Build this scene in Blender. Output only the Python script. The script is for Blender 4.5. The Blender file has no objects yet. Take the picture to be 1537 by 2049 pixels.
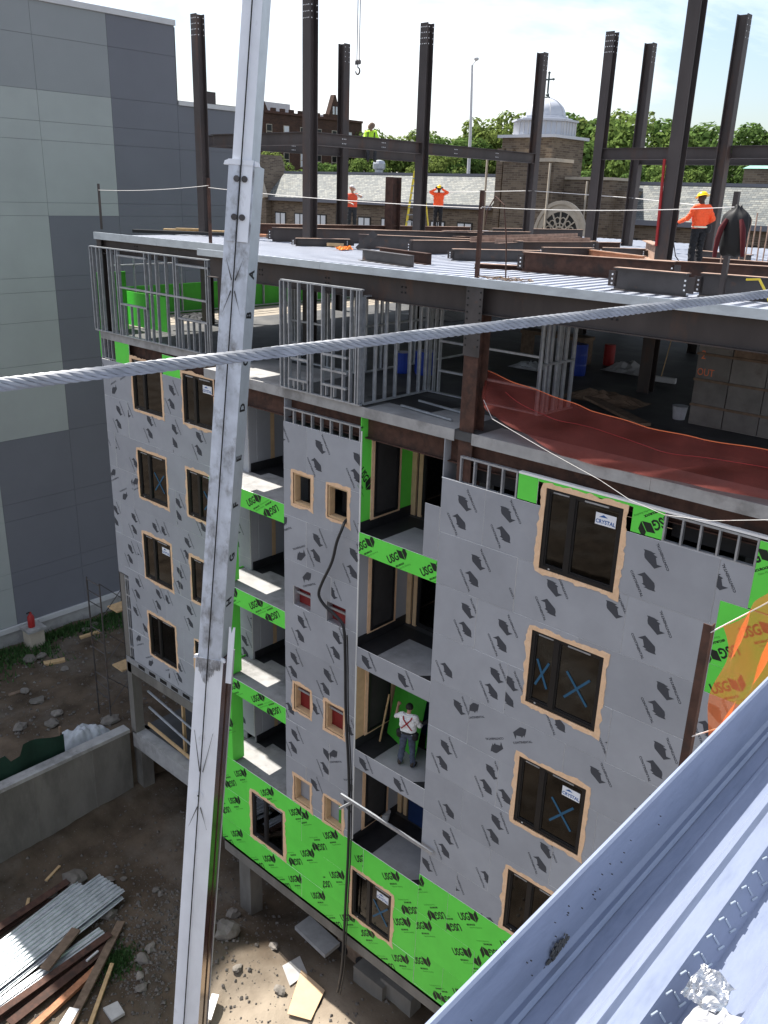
import bpy, bmesh, math, random
from mathutils import Vector, Matrix, noise
random.seed(7)
S = bpy.context.scene
COL = S.collection
V = Vector
PI = math.pi
# ------------------------------------------------------------------ camera
FPX, PIT, ROL, YAW = 1747.455, 0.350512, 0.0334901, 0.7250972
CX, CY = 768.5, 1024.5
_f = V((-math.sin(YAW)*math.cos(PIT), math.cos(YAW)*math.cos(PIT), -math.sin(PIT)))
_r0 = V((math.cos(YAW), math.sin(YAW), 0)); _u0 = _r0.cross(_f)
_r = _r0*math.cos(ROL)+_u0*math.sin(ROL); _u = _u0*math.cos(ROL)-_r0*math.sin(ROL)
CAM = V((0, 0, 1.5))
cd = bpy.data.cameras.new('camera'); cam = bpy.data.objects.new('camera', cd); COL.objects.link(cam)
M3 = Matrix((_r, _u, -_f)).transposed()
cam.matrix_world = Matrix.Translation(CAM) @ M3.to_4x4()
cd.sensor_fit = 'HORIZONTAL'; cd.sensor_width = 36; cd.lens = 36*FPX/1537; cd.clip_start = .05; cd.clip_end = 3000
S.camera = cam
def ray(x, y): return _f + _r*((x-CX)/FPX) - _u*((y-CY)/FPX)
def onY(x, y, v): d = ray(x, y); return CAM + d*(v/d.y)
def onX(x, y, v): d = ray(x, y); return CAM + d*(v/d.x)
def onZ(x, y, v): d = ray(x, y); return CAM + d*((v-1.5)/d.z)
def at(x, y, dep): return CAM + ray(x, y)*dep
# ------------------------------------------------------------------ world, sun, exposure
SUN_EL, SKY, SUN, EXPO = 55.5, 0.096, 4.8, 1.12
w = bpy.data.worlds.new('World'); S.world = w; w.use_nodes = True
nt = w.node_tree; nt.nodes.clear()
def N(t, tree, **k):
    n = tree.nodes.new(t)
    for a, b in k.items():
        if a.startswith('i_'): n.inputs[a[2:].replace('_', ' ')].default_value = b
        else: setattr(n, a, b)
    return n
out = N('ShaderNodeOutputWorld', nt); bg = N('ShaderNodeBackground', nt); bg.inputs[1].default_value = SKY
sky = N('ShaderNodeTexSky', nt); sky.sky_type = 'NISHITA'; sky.sun_disc = False
sky.sun_elevation = math.radians(SUN_EL); sky.sun_rotation = math.radians(270)
sky.air_density = 1.0; sky.dust_density = 2.0; sky.ozone_density = 1.0
tc = N('ShaderNodeTexCoord', nt); mp = N('ShaderNodeMapping', nt); mp.inputs['Scale'].default_value = (1, 1, 2.6)
mp.inputs['Location'].default_value = (.35, .1, .0)
nz = N('ShaderNodeTexNoise', nt, i_Scale=2.6, i_Detail=9.0, i_Roughness=.58, i_Distortion=.35)
cr = N('ShaderNodeValToRGB', nt); cr.color_ramp.elements[0].position = .44; cr.color_ramp.elements[1].position = .66
mx = N('ShaderNodeMix', nt, data_type='RGBA')
nt.links.new(tc.outputs['Generated'], mp.inputs[0]); nt.links.new(mp.outputs[0], nz.inputs[0])
nt.links.new(nz.outputs[0], cr.inputs[0]); nt.links.new(cr.outputs[0], mx.inputs[0])
nt.links.new(sky.outputs[0], mx.inputs[6]); mx.inputs[7].default_value = (7.6, 7.7, 7.9, 1)
nt.links.new(mx.outputs[2], bg.inputs[0]); nt.links.new(bg.outputs[0], out.inputs[0])
ld = bpy.data.lights.new('sun', 'SUN'); ld.energy = SUN; ld.angle = math.radians(.5); ld.color = (1, .955, .88)
so = bpy.data.objects.new('sun', ld); COL.objects.link(so)
sdir = V((-math.cos(math.radians(SUN_EL)), .012, math.sin(math.radians(SUN_EL))))
so.rotation_euler = sdir.to_track_quat('Z', 'Y').to_euler(); so.location = (-40, 20, 60)
S.view_settings.view_transform = 'Standard'; S.view_settings.look = 'None'
S.view_settings.exposure = EXPO; S.view_settings.gamma = 1
S.render.resolution_x = 768; S.render.resolution_y = 1024
S.cycles.max_bounces = 7; S.cycles.transparent_max_bounces = 24

# ------------------------------------------------------------------ materials
MAT = {}
def pm(name, c, rough=.7, metal=0., var=.18, scale=2.0, bump=0., bscale=30., stain=None, sscale=1.2, slo=.52, shi=.68, spec=.35, stretch=None, rnd=0.):
    m = bpy.data.materials.new(name); m.use_nodes = True; t = m.node_tree; t.nodes.clear()
    o = N('ShaderNodeOutputMaterial', t); b = N('ShaderNodeBsdfPrincipled', t)
    b.inputs['Roughness'].default_value = rough; b.inputs['Metallic'].default_value = metal
    b.inputs['Specular IOR Level'].default_value = spec
    g = N('ShaderNodeNewGeometry', t); co = g.outputs['Position']
    if stretch:
        mpn = N('ShaderNodeMapping', t); mpn.inputs['Scale'].default_value = stretch
        t.links.new(co, mpn.inputs[0]); co = mpn.outputs[0]
    n1 = N('ShaderNodeTexNoise', t, i_Scale=scale, i_Detail=6.0, i_Roughness=.6)
    t.links.new(co, n1.inputs['Vector'])
    mr = N('ShaderNodeMapRange', t); mr.inputs[1].default_value = .3; mr.inputs[2].default_value = .7
    mr.inputs[3].default_value = 1-var; mr.inputs[4].default_value = 1+var
    t.links.new(n1.outputs[0], mr.inputs[0]); val = mr.outputs[0]
    if rnd:
        oi = N('ShaderNodeObjectInfo', t); r2 = N('ShaderNodeMapRange', t)
        r2.inputs[3].default_value = 1-rnd; r2.inputs[4].default_value = 1+rnd
        t.links.new(oi.outputs['Random'], r2.inputs[0])
        mu = N('ShaderNodeMath', t, operation='MULTIPLY'); t.links.new(val, mu.inputs[0]); t.links.new(r2.outputs[0], mu.inputs[1]); val = mu.outputs[0]
    vm = N('ShaderNodeVectorMath', t, operation='SCALE'); vm.inputs[0].default_value = c[:3]
    t.links.new(val, vm.inputs['Scale']); col = vm.outputs[0]
    if stain:
        n2 = N('ShaderNodeTexNoise', t, i_Scale=sscale, i_Detail=8.0, i_Roughness=.65); t.links.new(co, n2.inputs['Vector'])
        r = N('ShaderNodeMapRange', t); r.inputs[1].default_value = slo; r.inputs[2].default_value = shi
        t.links.new(n2.outputs[0], r.inputs[0])
        mxx = N('ShaderNodeMix', t, data_type='RGBA'); t.links.new(r.outputs[0], mxx.inputs[0]); t.links.new(col, mxx.inputs[6])
        mxx.inputs[7].default_value = (*stain, 1); col = mxx.outputs[2]
    t.links.new(col, b.inputs['Base Color'])
    if bump:
        n3 = N('ShaderNodeTexNoise', t, i_Scale=bscale, i_Detail=5.0); t.links.new(co, n3.inputs['Vector'])
        bp = N('ShaderNodeBump', t); bp.inputs['Strength'].default_value = bump; bp.inputs['Distance'].default_value = .02
        t.links.new(n3.outputs[0], bp.inputs['Height']); t.links.new(bp.outputs[0], b.inputs['Normal'])
    t.links.new(b.outputs[0], o.inputs[0]); MAT[name] = m; return m
pm('sheathing', (.315, .325, .352), .8, var=.07, scale=1.3, rnd=.05, bump=.1, bscale=60, stain=(.38, .38, .40), sscale=.9, slo=.6, shi=.9)
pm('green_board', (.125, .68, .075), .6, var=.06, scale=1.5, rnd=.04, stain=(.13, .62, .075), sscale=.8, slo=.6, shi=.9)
pm('gypsum_edge', (.85, .85, .83), .9, var=.03)
pm('print_dark', (.052, .055, .066), .7, var=.05)
pm('print_black', (.012, .02, .012), .6, var=.05)
pm('print_faint', (.05, .25, .03), .7, var=.05)
pm('foam', (.74, .495, .31), .75, var=.1, scale=6, bump=.5, bscale=25, stain=(.80, .57, .39), sscale=5)
pm('frame_black', (.014, .014, .015), .35, var=.1)
pm('white_paint', (.78, .78, .78), .5, var=.05)
pm('steel', (.058, .048, .046), .55, .15, var=.22, scale=1.5, stretch=(1, 1, .4), stain=(.10, .052, .034), sscale=1.6, slo=.55, shi=.78, rnd=.15)
pm('steel_grey', (.068, .062, .062), .5, .25, var=.25, scale=2.2, stain=(.14, .075, .05), sscale=3, slo=.58, shi=.75, rnd=.2)
pm('rust', (.072, .036, .026), .85, var=.35, scale=5, stain=(.03, .022, .019), sscale=3, slo=.5, shi=.7, rnd=.15)
pm('rust_bright', (.38, .17, .09), .8, var=.3, scale=5)
pm('rust_and_lit_steel', (.30, .20, .15), .7, var=.3, scale=6)  # pale rust, also the sunlit tone of loose beam tops
pm('galv', (.40, .42, .45), .45, .6, var=.2, scale=7, stain=(.30, .33, .37), sscale=2.3, slo=.5, shi=.7, rnd=.05)
pm('galv_deck', (.38, .40, .455), .5, .35, var=.08, scale=2, stain=(.31, .33, .38), sscale=1.0)
pm('galv_edge', (.52, .58, .64), .4, .6, var=.12, scale=4, stretch=(.5, .5, 1), stain=(.42, .47, .53), sscale=2.5)
pm('galv_near', (.235, .27, .365), .45, .25, var=.14, scale=5, stretch=(2.5, .5, 2.5), stain=(.14, .17, .24), sscale=5, slo=.5, shi=.78, bump=.06, bscale=40)
pm('concrete', (.33, .325, .32), .85, var=.15, scale=2.5, bump=.15, bscale=18, stain=(.20, .195, .19), sscale=1.1)
pm('concrete_dark', (.165, .155, .14), .9, var=.25, scale=1.2, stretch=(1, 1, .35), bump=.3, bscale=10, stain=(.10, .095, .085), sscale=.9, slo=.48, shi=.7)
pm('concrete_floor', (.30, .30, .305), .6, var=.15, scale=1.5, stain=(.16, .16, .16), sscale=.7, slo=.5, shi=.75)
pm('floor_shaded', (.068, .069, .071), .7, var=.25, scale=1.2, stain=(.11, .108, .105), sscale=.6)  # concrete floor with the indoor shade put into its colour
pm('floor_sunlit', (.30, .26, .21), .8, var=.15, scale=2)  # terrace slab with a tan sunlit tone put into its colour
pm('membrane', (.018, .018, .02), .6, var=.3, scale=3)
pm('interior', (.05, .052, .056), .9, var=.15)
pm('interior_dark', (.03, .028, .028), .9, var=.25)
pm('wood', (.50, .34, .18), .8, var=.2, scale=6, stretch=(1, 1, .3))
pm('plywood', (.55, .38, .22), .8, var=.12, scale=4)
pm('old_wood', (.17, .12, .085), .9, var=.3, scale=6)
pm('cardboard', (.58, .41, .26), .9, var=.08)
pm('dirt', (.090, .068, .049), .97, var=.45, scale=.9, bump=.9, bscale=7, stain=(.13, .11, .09), sscale=.35, slo=.5, shi=.66, spec=.1)
pm('stone', (.165, .148, .13), .9, var=.25, scale=3, bump=.5, bscale=12, rnd=.25)
pm('stone_pale', (.42, .41, .40), .9, var=.15, scale=3, bump=.3, bscale=12)
pm('rubble', (.125, .112, .10), .9, var=.5, scale=9)
pm('grey_light', (.335, .36, .355), .85, var=.06, scale=.4, bump=.08, bscale=60)
pm('grey_mid', (.25, .265, .275), .85, var=.04, scale=.4, bump=.08, bscale=60)
pm('grey_dark', (.150, .156, .180), .85, var=.05, scale=.4, bump=.08, bscale=60)
pm('coping', (.52, .52, .53), .6, var=.05)
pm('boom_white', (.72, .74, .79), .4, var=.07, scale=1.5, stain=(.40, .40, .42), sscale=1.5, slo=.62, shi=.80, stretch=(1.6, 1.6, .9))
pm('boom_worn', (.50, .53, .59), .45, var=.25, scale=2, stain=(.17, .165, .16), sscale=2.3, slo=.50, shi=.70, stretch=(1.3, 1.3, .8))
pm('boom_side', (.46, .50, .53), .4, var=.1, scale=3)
pm('boom_maroon', (.055, .014, .014), .18, var=.2, scale=1, spec=.6)
pm('black', (.01, .01, .011), .6, var=.1)
pm('rubber', (.022, .022, .024), .55, var=.2)
pm('grime', (.07, .068, .065), .8, var=.4, scale=12)
pm('grease', (.24, .24, .25), .6, var=.5, scale=5, stain=(.5, .52, .56), sscale=4, slo=.5, shi=.62)
pm('rope_steel', (.27, .28, .30), .5, .35, var=.2, scale=40)
pm('wire_white', (.62, .60, .58), .5, var=.05)
pm('copper', (.20, .40, .34), .7, var=.15)
pm('dome_white', (.47, .49, .54), .45, var=.04)
pm('bronze', (.08, .10, .10), .6, .4)
pm('limestone', (.42, .37, .30), .9, var=.12)
pm('form_panel', (.175, .167, .155), .85, var=.2, scale=2.5, rnd=.15, stain=(.13, .115, .10), sscale=1.5)
pm('trunk', (.06, .045, .035), .95, var=.3)
pm('skin', (.42, .24, .16), .6, var=.08, scale=10)
pm('skin_dark', (.055, .032, .022), .55, var=.08, scale=10)
pm('hivis_orange', (.98, .115, .03), .7, var=.07, scale=9)
pm('hivis_vest', (.80, .10, .045), .7, var=.1, scale=9)
pm('hivis_yellow', (.50, .85, .05), .7, var=.08)
pm('white_cloth', (.72, .72, .72), .8, var=.07, scale=8)
pm('pants_black', (.012, .012, .014), .8, var=.3, scale=9)
pm('jeans', (.06, .075, .11), .85, var=.25, scale=10)
pm('dark_cloth', (.03, .032, .036), .85, var=.3, scale=9)
pm('boot', (.04, .03, .024), .7, var=.2)
pm('glove', (.55, .55, .52), .8, var=.1)
pm('hardhat_yellow', (.85, .55, .015), .3, var=.03)
pm('hair', (.012, .010, .009), .7, var=.2)
pm('strap_red', (.30, .02, .025), .6, var=.1)
pm('red_paint', (.32, .02, .02), .4, var=.1)
pm('reflective', (.72, .72, .55), .4, var=.1)
pm('yellow_ladder', (.75, .58, .05), .5, var=.08)
pm('red_cloth', (.075, .007, .010), .8, var=.2, scale=10)
pm('blue_plastic', (.015, .045, .30), .35, var=.1)
pm('blue_dark', (.012, .03, .10), .5, var=.2)
pm('tape_blue', (.02, .09, .17), .6, var=.05)
pm('orange_cloth', (.85, .25, .04), .8, var=.2, scale=9)
pm('green_mesh', (.010, .035, .022), .9, var=.2)
pm('grey_tarp', (.40, .42, .45), .8, var=.15, scale=3, bump=.5, bscale=9)
pm('spray_orange', (.75, .20, .08), .8, var=.1)
pm('sticker', (.72, .74, .78), .4, var=.03)
pm('sticker_blue', (.02, .10, .32), .5, var=.03)
pm('foil', (.50, .51, .53), .22, .9, var=.3, scale=40, stain=(.03, .03, .03), sscale=25, slo=.58, shi=.68)
pm('tissue', (.40, .40, .41), .8, var=.05)
pm('shutter_white', (.62, .64, .66), .7, var=.05)
pm('weed', (.035, .085, .02), .8, var=.4, scale=5)
pm('green_shaded', (.05, .33, .03), .7, var=.1)  # green board colour darkened for boards standing in shade
pm('red_inside', (.20, .018, .018), .5, var=.2)
pm('brown_glass', (.05, .018, .014), .25, var=.2)
pm('tin_sheet', (.56, .60, .64), .4, .7, var=.15, scale=5, stain=(.40, .44, .48), sscale=1.5)

def sunlit_ground_zone():          # sunlit brightness and pale dust of the ground, mixed into the dirt colour
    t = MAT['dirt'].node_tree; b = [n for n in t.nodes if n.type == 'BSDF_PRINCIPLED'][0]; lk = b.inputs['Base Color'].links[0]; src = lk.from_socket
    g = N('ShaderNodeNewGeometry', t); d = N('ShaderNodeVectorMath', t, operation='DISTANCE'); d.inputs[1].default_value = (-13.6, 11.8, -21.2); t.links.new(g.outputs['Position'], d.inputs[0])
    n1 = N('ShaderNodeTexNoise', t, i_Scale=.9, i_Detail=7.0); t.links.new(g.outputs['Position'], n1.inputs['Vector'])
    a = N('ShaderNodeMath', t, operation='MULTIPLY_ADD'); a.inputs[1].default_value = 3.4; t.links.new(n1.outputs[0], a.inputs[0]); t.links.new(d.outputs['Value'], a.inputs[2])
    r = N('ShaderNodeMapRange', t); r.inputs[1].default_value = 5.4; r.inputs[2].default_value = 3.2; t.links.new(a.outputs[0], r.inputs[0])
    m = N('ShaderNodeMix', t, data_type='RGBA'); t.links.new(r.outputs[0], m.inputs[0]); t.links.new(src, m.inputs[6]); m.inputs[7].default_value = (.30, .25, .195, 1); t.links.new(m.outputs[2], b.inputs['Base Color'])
sunlit_ground_zone()
def alpha_mat(name, c, a, rough=.8, trans=None):
    m = bpy.data.materials.new(name); m.use_nodes = True; t = m.node_tree; t.nodes.clear()
    o = N('ShaderNodeOutputMaterial', t); b = N('ShaderNodeBsdfPrincipled', t); b.inputs['Base Color'].default_value = (*c, 1); b.inputs['Roughness'].default_value = rough
    tr = N('ShaderNodeBsdfTransparent', t); tr.inputs[0].default_value = (*(trans or (1, 1, 1)), 1)
    mi = N('ShaderNodeMixShader', t)
    g = N('ShaderNodeNewGeometry', t); n1 = N('ShaderNodeTexNoise', t, i_Scale=1.8, i_Detail=5.0); t.links.new(g.outputs['Position'], n1.inputs['Vector'])
    mr = N('ShaderNodeMapRange', t); mr.inputs[1].default_value = .35; mr.inputs[2].default_value = .65; mr.inputs[3].default_value = a-.1; mr.inputs[4].default_value = min(1, a+.1)
    t.links.new(n1.outputs[0], mr.inputs[0]); t.links.new(mr.outputs[0], mi.inputs[0])
    t.links.new(tr.outputs[0], mi.inputs[1]); t.links.new(b.outputs[0], mi.inputs[2]); t.links.new(mi.outputs[0], o.inputs[0]); MAT[name] = m
alpha_mat('net_red', (.20, .028, .018), .38, trans=(1, .62, .56))
alpha_mat('net_orange', (.85, .20, .05), .52, trans=(1, .8, .55))
def glass_mat(name, tint):
    m = bpy.data.materials.new(name); m.use_nodes = True; t = m.node_tree; t.nodes.clear()
    o = N('ShaderNodeOutputMaterial', t); tr = N('ShaderNodeBsdfTransparent', t); tr.inputs[0].default_value = (*tint, 1)
    gl = N('ShaderNodeBsdfGlossy', t); gl.inputs['Roughness'].default_value = .03; gl.inputs['Color'].default_value = (.9, .92, .95, 1)
    fr = N('ShaderNodeFresnel', t); fr.inputs[0].default_value = 1.55; mi = N('ShaderNodeMixShader', t)
    t.links.new(fr.outputs[0], mi.inputs[0]); t.links.new(tr.outputs[0], mi.inputs[1]); t.links.new(gl.outputs[0], mi.inputs[2]); t.links.new(mi.outputs[0], o.inputs[0]); MAT[name] = m
glass_mat('glass', (.25, .275, .285))
def brick_mat(name, c1, c2, mortar, bw, bh, ms=.01, rough=.9, axis='XZ', offs=.5, bias=0.):
    m = bpy.data.materials.new(name); m.use_nodes = True; t = m.node_tree; t.nodes.clear()
    o = N('ShaderNodeOutputMaterial', t); b = N('ShaderNodeBsdfPrincipled', t); b.inputs['Roughness'].default_value = rough; b.inputs['Specular IOR Level'].default_value = .2
    g = N('ShaderNodeNewGeometry', t); sp = N('ShaderNodeSeparateXYZ', t); t.links.new(g.outputs['Position'], sp.inputs[0])
    cb = N('ShaderNodeCombineXYZ', t)
    ad = N('ShaderNodeMath', t, operation='ADD'); t.links.new(sp.outputs[0], ad.inputs[0]); t.links.new(sp.outputs[1], ad.inputs[1])
    t.links.new(sp.outputs[0] if axis == 'XZ' else ad.outputs[0], cb.inputs[0]); t.links.new(sp.outputs[2], cb.inputs[1])
    br = N('ShaderNodeTexBrick', t); br.inputs['Scale'].default_value = 1; br.inputs['Brick Width'].default_value = bw; br.inputs['Row Height'].default_value = bh
    br.inputs['Mortar Size'].default_value = ms; br.inputs['Color1'].default_value = (*c1, 1); br.inputs['Color2'].default_value = (*c2, 1); br.inputs['Mortar'].default_value = (*mortar, 1); br.inputs['Bias'].default_value = bias
    br.offset = offs
    t.links.new(cb.outputs[0], br.inputs[0])
    n1 = N('ShaderNodeTexNoise', t, i_Scale=.7, i_Detail=5.0); t.links.new(g.outputs['Position'], n1.inputs['Vector'])
    mr = N('ShaderNodeMapRange', t); mr.inputs[3].default_value = .7; mr.inputs[4].default_value = 1.3; t.links.new(n1.outputs[0], mr.inputs[0])
    vm = N('ShaderNodeVectorMath', t, operation='SCALE'); t.links.new(br.outputs[0], vm.inputs[0]); t.links.new(mr.outputs[0], vm.inputs['Scale'])
    t.links.new(vm.outputs[0], b.inputs['Base Color']); t.links.new(b.outputs[0], o.inputs[0]); MAT[name] = m
brick_mat('church_brick', (.185, .145, .105), (.09, .066, .05), (.175, .15, .12), .55, .16, .02, axis='XYZ')
brick_mat('slate', (.215, .22, .20), (.095, .11, .115), (.045, .045, .045), .36, .14, .014, rough=.65)
brick_mat('brown_brick', (.085, .045, .032), (.055, .032, .025), (.07, .05, .04), .4, .14, .015, axis='XYZ')
def leaf_mat(name, c):
    m = bpy.data.materials.new(name); m.use_nodes = True; t = m.node_tree; t.nodes.clear()
    o = N('ShaderNodeOutputMaterial', t); d = N('ShaderNodeBsdfDiffuse', t); tl = N('ShaderNodeBsdfTranslucent', t); mi = N('ShaderNodeMixShader', t); mi.inputs[0].default_value = .35
    g = N('ShaderNodeNewGeometry', t); rr = N('ShaderNodeMapRange', t); rr.inputs[3].default_value = .55; rr.inputs[4].default_value = 1.5
    t.links.new(g.outputs['Random Per Island'], rr.inputs[0])
    vm = N('ShaderNodeVectorMath', t, operation='SCALE'); vm.inputs[0].default_value = c; t.links.new(rr.outputs[0], vm.inputs['Scale'])
    t.links.new(vm.outputs[0], d.inputs[0]); t.links.new(vm.outputs[0], tl.inputs[0])
    t.links.new(d.outputs[0], mi.inputs[1]); t.links.new(tl.outputs[0], mi.inputs[2]); t.links.new(mi.outputs[0], o.inputs[0]); MAT[name] = m
leaf_mat('leaf_a', (.12, .175, .048)); leaf_mat('leaf_b', (.092, .15, .043)); leaf_mat('leaf_c', (.15, .195, .055))

# ------------------------------------------------------------------ mesh helpers
WO = {}
class MB:
    def __init__(s): s.v = []; s.f = []; s.m = []
    def add(s, vs, fs, mi=0):
        n = len(s.v); s.v += [tuple(p) for p in vs]; s.f += [tuple(i+n for i in q) for q in fs]; s.m += [mi]*len(fs); return s
    def box(s, x0, x1, y0, y1, z0, z1, mi=0):
        return s.add([(x0,y0,z0),(x1,y0,z0),(x1,y1,z0),(x0,y1,z0),(x0,y0,z1),(x1,y0,z1),(x1,y1,z1),(x0,y1,z1)],
            [(0,3,2,1),(4,5,6,7),(0,1,5,4),(1,2,6,5),(2,3,7,6),(3,0,4,7)], mi)
    def prof(s, p0, p1, poly, up=(0,0,1), mi=0):
        p0 = V(p0); p1 = V(p1); d = (p1-p0).normalized(); up = V(up)
        if abs(d.dot(up)) > .98: up = V((0,1,0)) if abs(d.y) < .9 else V((1,0,0))
        sx = d.cross(up).normalized(); sy = sx.cross(d)
        n = len(poly); vs = [p0+sx*a+sy*b for a, b in poly]+[p1+sx*a+sy*b for a, b in poly]
        fs = [(i, (i+1) % n, n+(i+1) % n, n+i) for i in range(n)]+[tuple(range(n-1, -1, -1)), tuple(range(n, 2*n))]
        return s.add(vs, fs, mi)
    def bar(s, p0, p1, w, h, up=(0,0,1), mi=0): return s.prof(p0, p1, [(-w/2,-h/2),(w/2,-h/2),(w/2,h/2),(-w/2,h/2)], up, mi)
    def ibeam(s, p0, p1, d=.36, b=.2, tf=.02, tw=.014, up=(0,0,1), mi=0):
        a = b/2; c = tw/2; h = d/2
        return s.prof(p0, p1, [(-a,-h),(a,-h),(a,-h+tf),(c,-h+tf),(c,h-tf),(a,h-tf),(a,h),(-a,h),(-a,h-tf),(-c,h-tf),(-c,-h+tf),(-a,-h+tf)], up, mi)
    def chan(s, p0, p1, d=.09, b=.04, t=.004, up=(0,0,1), mi=0):
        return s.prof(p0, p1, [(0,-d/2),(b,-d/2),(b,-d/2+t),(t,-d/2+t),(t,d/2-t),(b,d/2-t),(b,d/2),(0,d/2)], up, mi)
    def angle(s, p0, p1, b=.075, t=.008, up=(0,0,1), mi=0):
        return s.prof(p0, p1, [(0,0),(b,0),(b,t),(t,t),(t,b),(0,b)], up, mi)
    def tube(s, pts, r, n=8, mi=0, closed=False):
        pts = [V(p) for p in pts]; rs = r if isinstance(r, (list, tuple)) else [r]*len(pts)
        up = V((0,0,1)); base = len(s.v); fs = []
        prev = None
        for i, p in enumerate(pts):
            d = (pts[min(i+1, len(pts)-1)]-pts[max(i-1, 0)]).normalized()
            if prev is None:
                a = d.cross(V((0,0,1)) if abs(d.z) < .9 else V((1,0,0))).normalized()
            else:
                a = (prev-d*prev.dot(d)).normalized()
            prev = a; b = d.cross(a)
            s.v += [tuple(p+(a*math.cos(2*PI*k/n)+b*math.sin(2*PI*k/n))*rs[i]) for k in range(n)]
        for i in range(len(pts)-1):
            for k in range(n): fs.append((base+i*n+k, base+i*n+(k+1) % n, base+(i+1)*n+(k+1) % n, base+(i+1)*n+k))
        fs.append(tuple(base+k for k in range(n-1, -1, -1))); fs.append(tuple(base+(len(pts)-1)*n+k for k in range(n)))
        s.f += fs; s.m += [mi]*len(fs); return s
    def prism(s, poly, vec, mi=0):
        n = len(poly); vec = V(vec); vs = [V(p) for p in poly]; vs += [p+vec for p in vs]
        return s.add(vs, [(i, (i+1) % n, n+(i+1) % n, n+i) for i in range(n)]+[tuple(range(n-1, -1, -1)), tuple(range(n, 2*n))], mi)
    def lathe(s, c, prof, n=20, mi=0, sx=1, sy=1, R=None):
        c = V(c); base = len(s.v)
        for r, z in prof:
            for k in range(n):
                p = V((r*math.cos(2*PI*k/n)*sx, r*math.sin(2*PI*k/n)*sy, z))
                s.v.append(tuple(c+((R @ p) if R else p)))
        m = len(prof); fs = [(base+i*n+k, base+i*n+(k+1) % n, base+(i+1)*n+(k+1) % n, base+(i+1)*n+k) for i in range(m-1) for k in range(n)]
        fs += [tuple(base+k for k in range(n-1, -1, -1)), tuple(base+(m-1)*n+k for k in range(n))]
        s.f += fs; s.m += [mi]*len(fs); return s
    def build(s, name, mats, parent=None, smooth=False, keep=False):
        if isinstance(mats, str): mats = [mats]
        xs = [p[0] for p in s.v]; ys = [p[1] for p in s.v]; zs = [p[2] for p in s.v]
        o = V(((min(xs)+max(xs))/2, (min(ys)+max(ys))/2, min(zs)))
        me = bpy.data.meshes.new(name); me.from_pydata([tuple(V(p)-o) for p in s.v], [], s.f)
        for m in mats: me.materials.append(MAT[m])
        if len(mats) > 1: me.polygons.foreach_set('material_index', s.m)
        bm = bmesh.new(); bm.from_mesh(me); bmesh.ops.recalc_face_normals(bm, faces=bm.faces); bm.to_mesh(me); bm.free()
        if smooth:
            me.polygons.foreach_set('use_smooth', [True]*len(me.polygons)); me.set_sharp_from_angle(angle=math.radians(38))
        return link(name, me, o, parent)
def link(name, me, o, parent=None, rot=None, scale=None):
    ob = bpy.data.objects.new(name, me); COL.objects.link(ob); o = V(o)
    ob.location = o-(WO[parent.name] if parent else V((0,0,0)))
    if parent: ob.parent = parent
    if rot is not None: ob.rotation_euler = rot
    if scale is not None: ob.scale = scale
    WO[ob.name] = o; return ob
def thing(name, label, cat, loc=(0,0,0), group=None):
    o = bpy.data.objects.new(name, None); COL.objects.link(o); o.location = loc; WO[o.name] = V(loc); o.empty_display_size = .2
    return tag(o, label, cat, group)
def tag(o, label, cat, group=None):
    o['label'] = label; o['category'] = cat; o['kind'] = 'thing'
    if group: o['group'] = group
    return o
def kind(o, k): o['kind'] = k; return o
def B(): return MB()
def text2d(s, size=1.0, spacing=1.0, bold=0.):
    cu = bpy.data.curves.new('t', 'FONT'); cu.body = s; cu.size = size; cu.align_x = 'CENTER'; cu.offset = bold; cu.space_character = spacing; cu.resolution_u = 2
    ob = bpy.data.objects.new('t', cu); COL.objects.link(ob)
    dg = bpy.context.evaluated_depsgraph_get(); me = ob.evaluated_get(dg).to_mesh()
    vs = [(v.co.x, v.co.y) for v in me.vertices]; fs = [tuple(p.vertices) for p in me.polygons]
    ob.evaluated_get(dg).to_mesh_clear(); bpy.data.objects.remove(ob); bpy.data.curves.remove(cu)
    return vs, fs
def facade_pt(cx, cz, ang, x, y):  # local print coords -> facade X,Z
    c, s = math.cos(ang), math.sin(ang); return cx+c*x-s*y, cz+s*x+c*y

# ------------------------------------------------------------------ ground
def hgt(x, y):
    n = noise.noise(V((x*.35, y*.35, 3.1)))*.22+noise.noise(V((x*1.1, y*1.1, 7.7)))*.09+noise.noise(V((x*3.1, y*3.1, 1.7)))*.035
    if x < -26.15 or y > 21 or y < -14 or x > 3:
        d = max(0., min(1., (-26.15-x)/10)) if x < -26.15 else 0
        far = 1 if (x < -40 or y > 35 or y < -20) else 0
        return -18.55-.45*d+(0 if far else n*.8)
    z = -21.45+n
    z += .75*math.exp(-(((x+17.2)/1.6)**2+((y-12.6)/1.5)**2))       # spoil heap beside the boom
    z += .9*max(0, min(1, (x+26)/-1+1.2))*.6                            # banked against the retaining wall
    z += .35*math.exp(-(((x+23.5)/2.)**2+((y-15)/1.5)**2))
    return z
def axis(parts):
    o = []
    for a, b, st in parts:
        n = max(1, round((b-a)/st)); o += [a+(b-a)*i/n for i in range(n)]
    return o+[parts[-1][1]]
gx = axis([(-900,-300,200),(-300,-60,40),(-60,-38,4),(-38,-26.2,.24),(-26.2,-26.1,.1),(-26.1,-10,.12),(-10,3,1.2),(3,3.1,.1),(3.1,60,12),(60,500,110)])
gy = axis([(-500,-60,110),(-60,-14.1,9),(-14.1,-14,.1),(-14,4,1.5),(4,21,.12),(21,21.1,.1),(21.1,35,.5),(35,80,6),(80,300,55),(300,1200,300)])
gv = [(x, y, hgt(x, y)) for y in gy for x in gx]; nx = len(gx)
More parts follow.
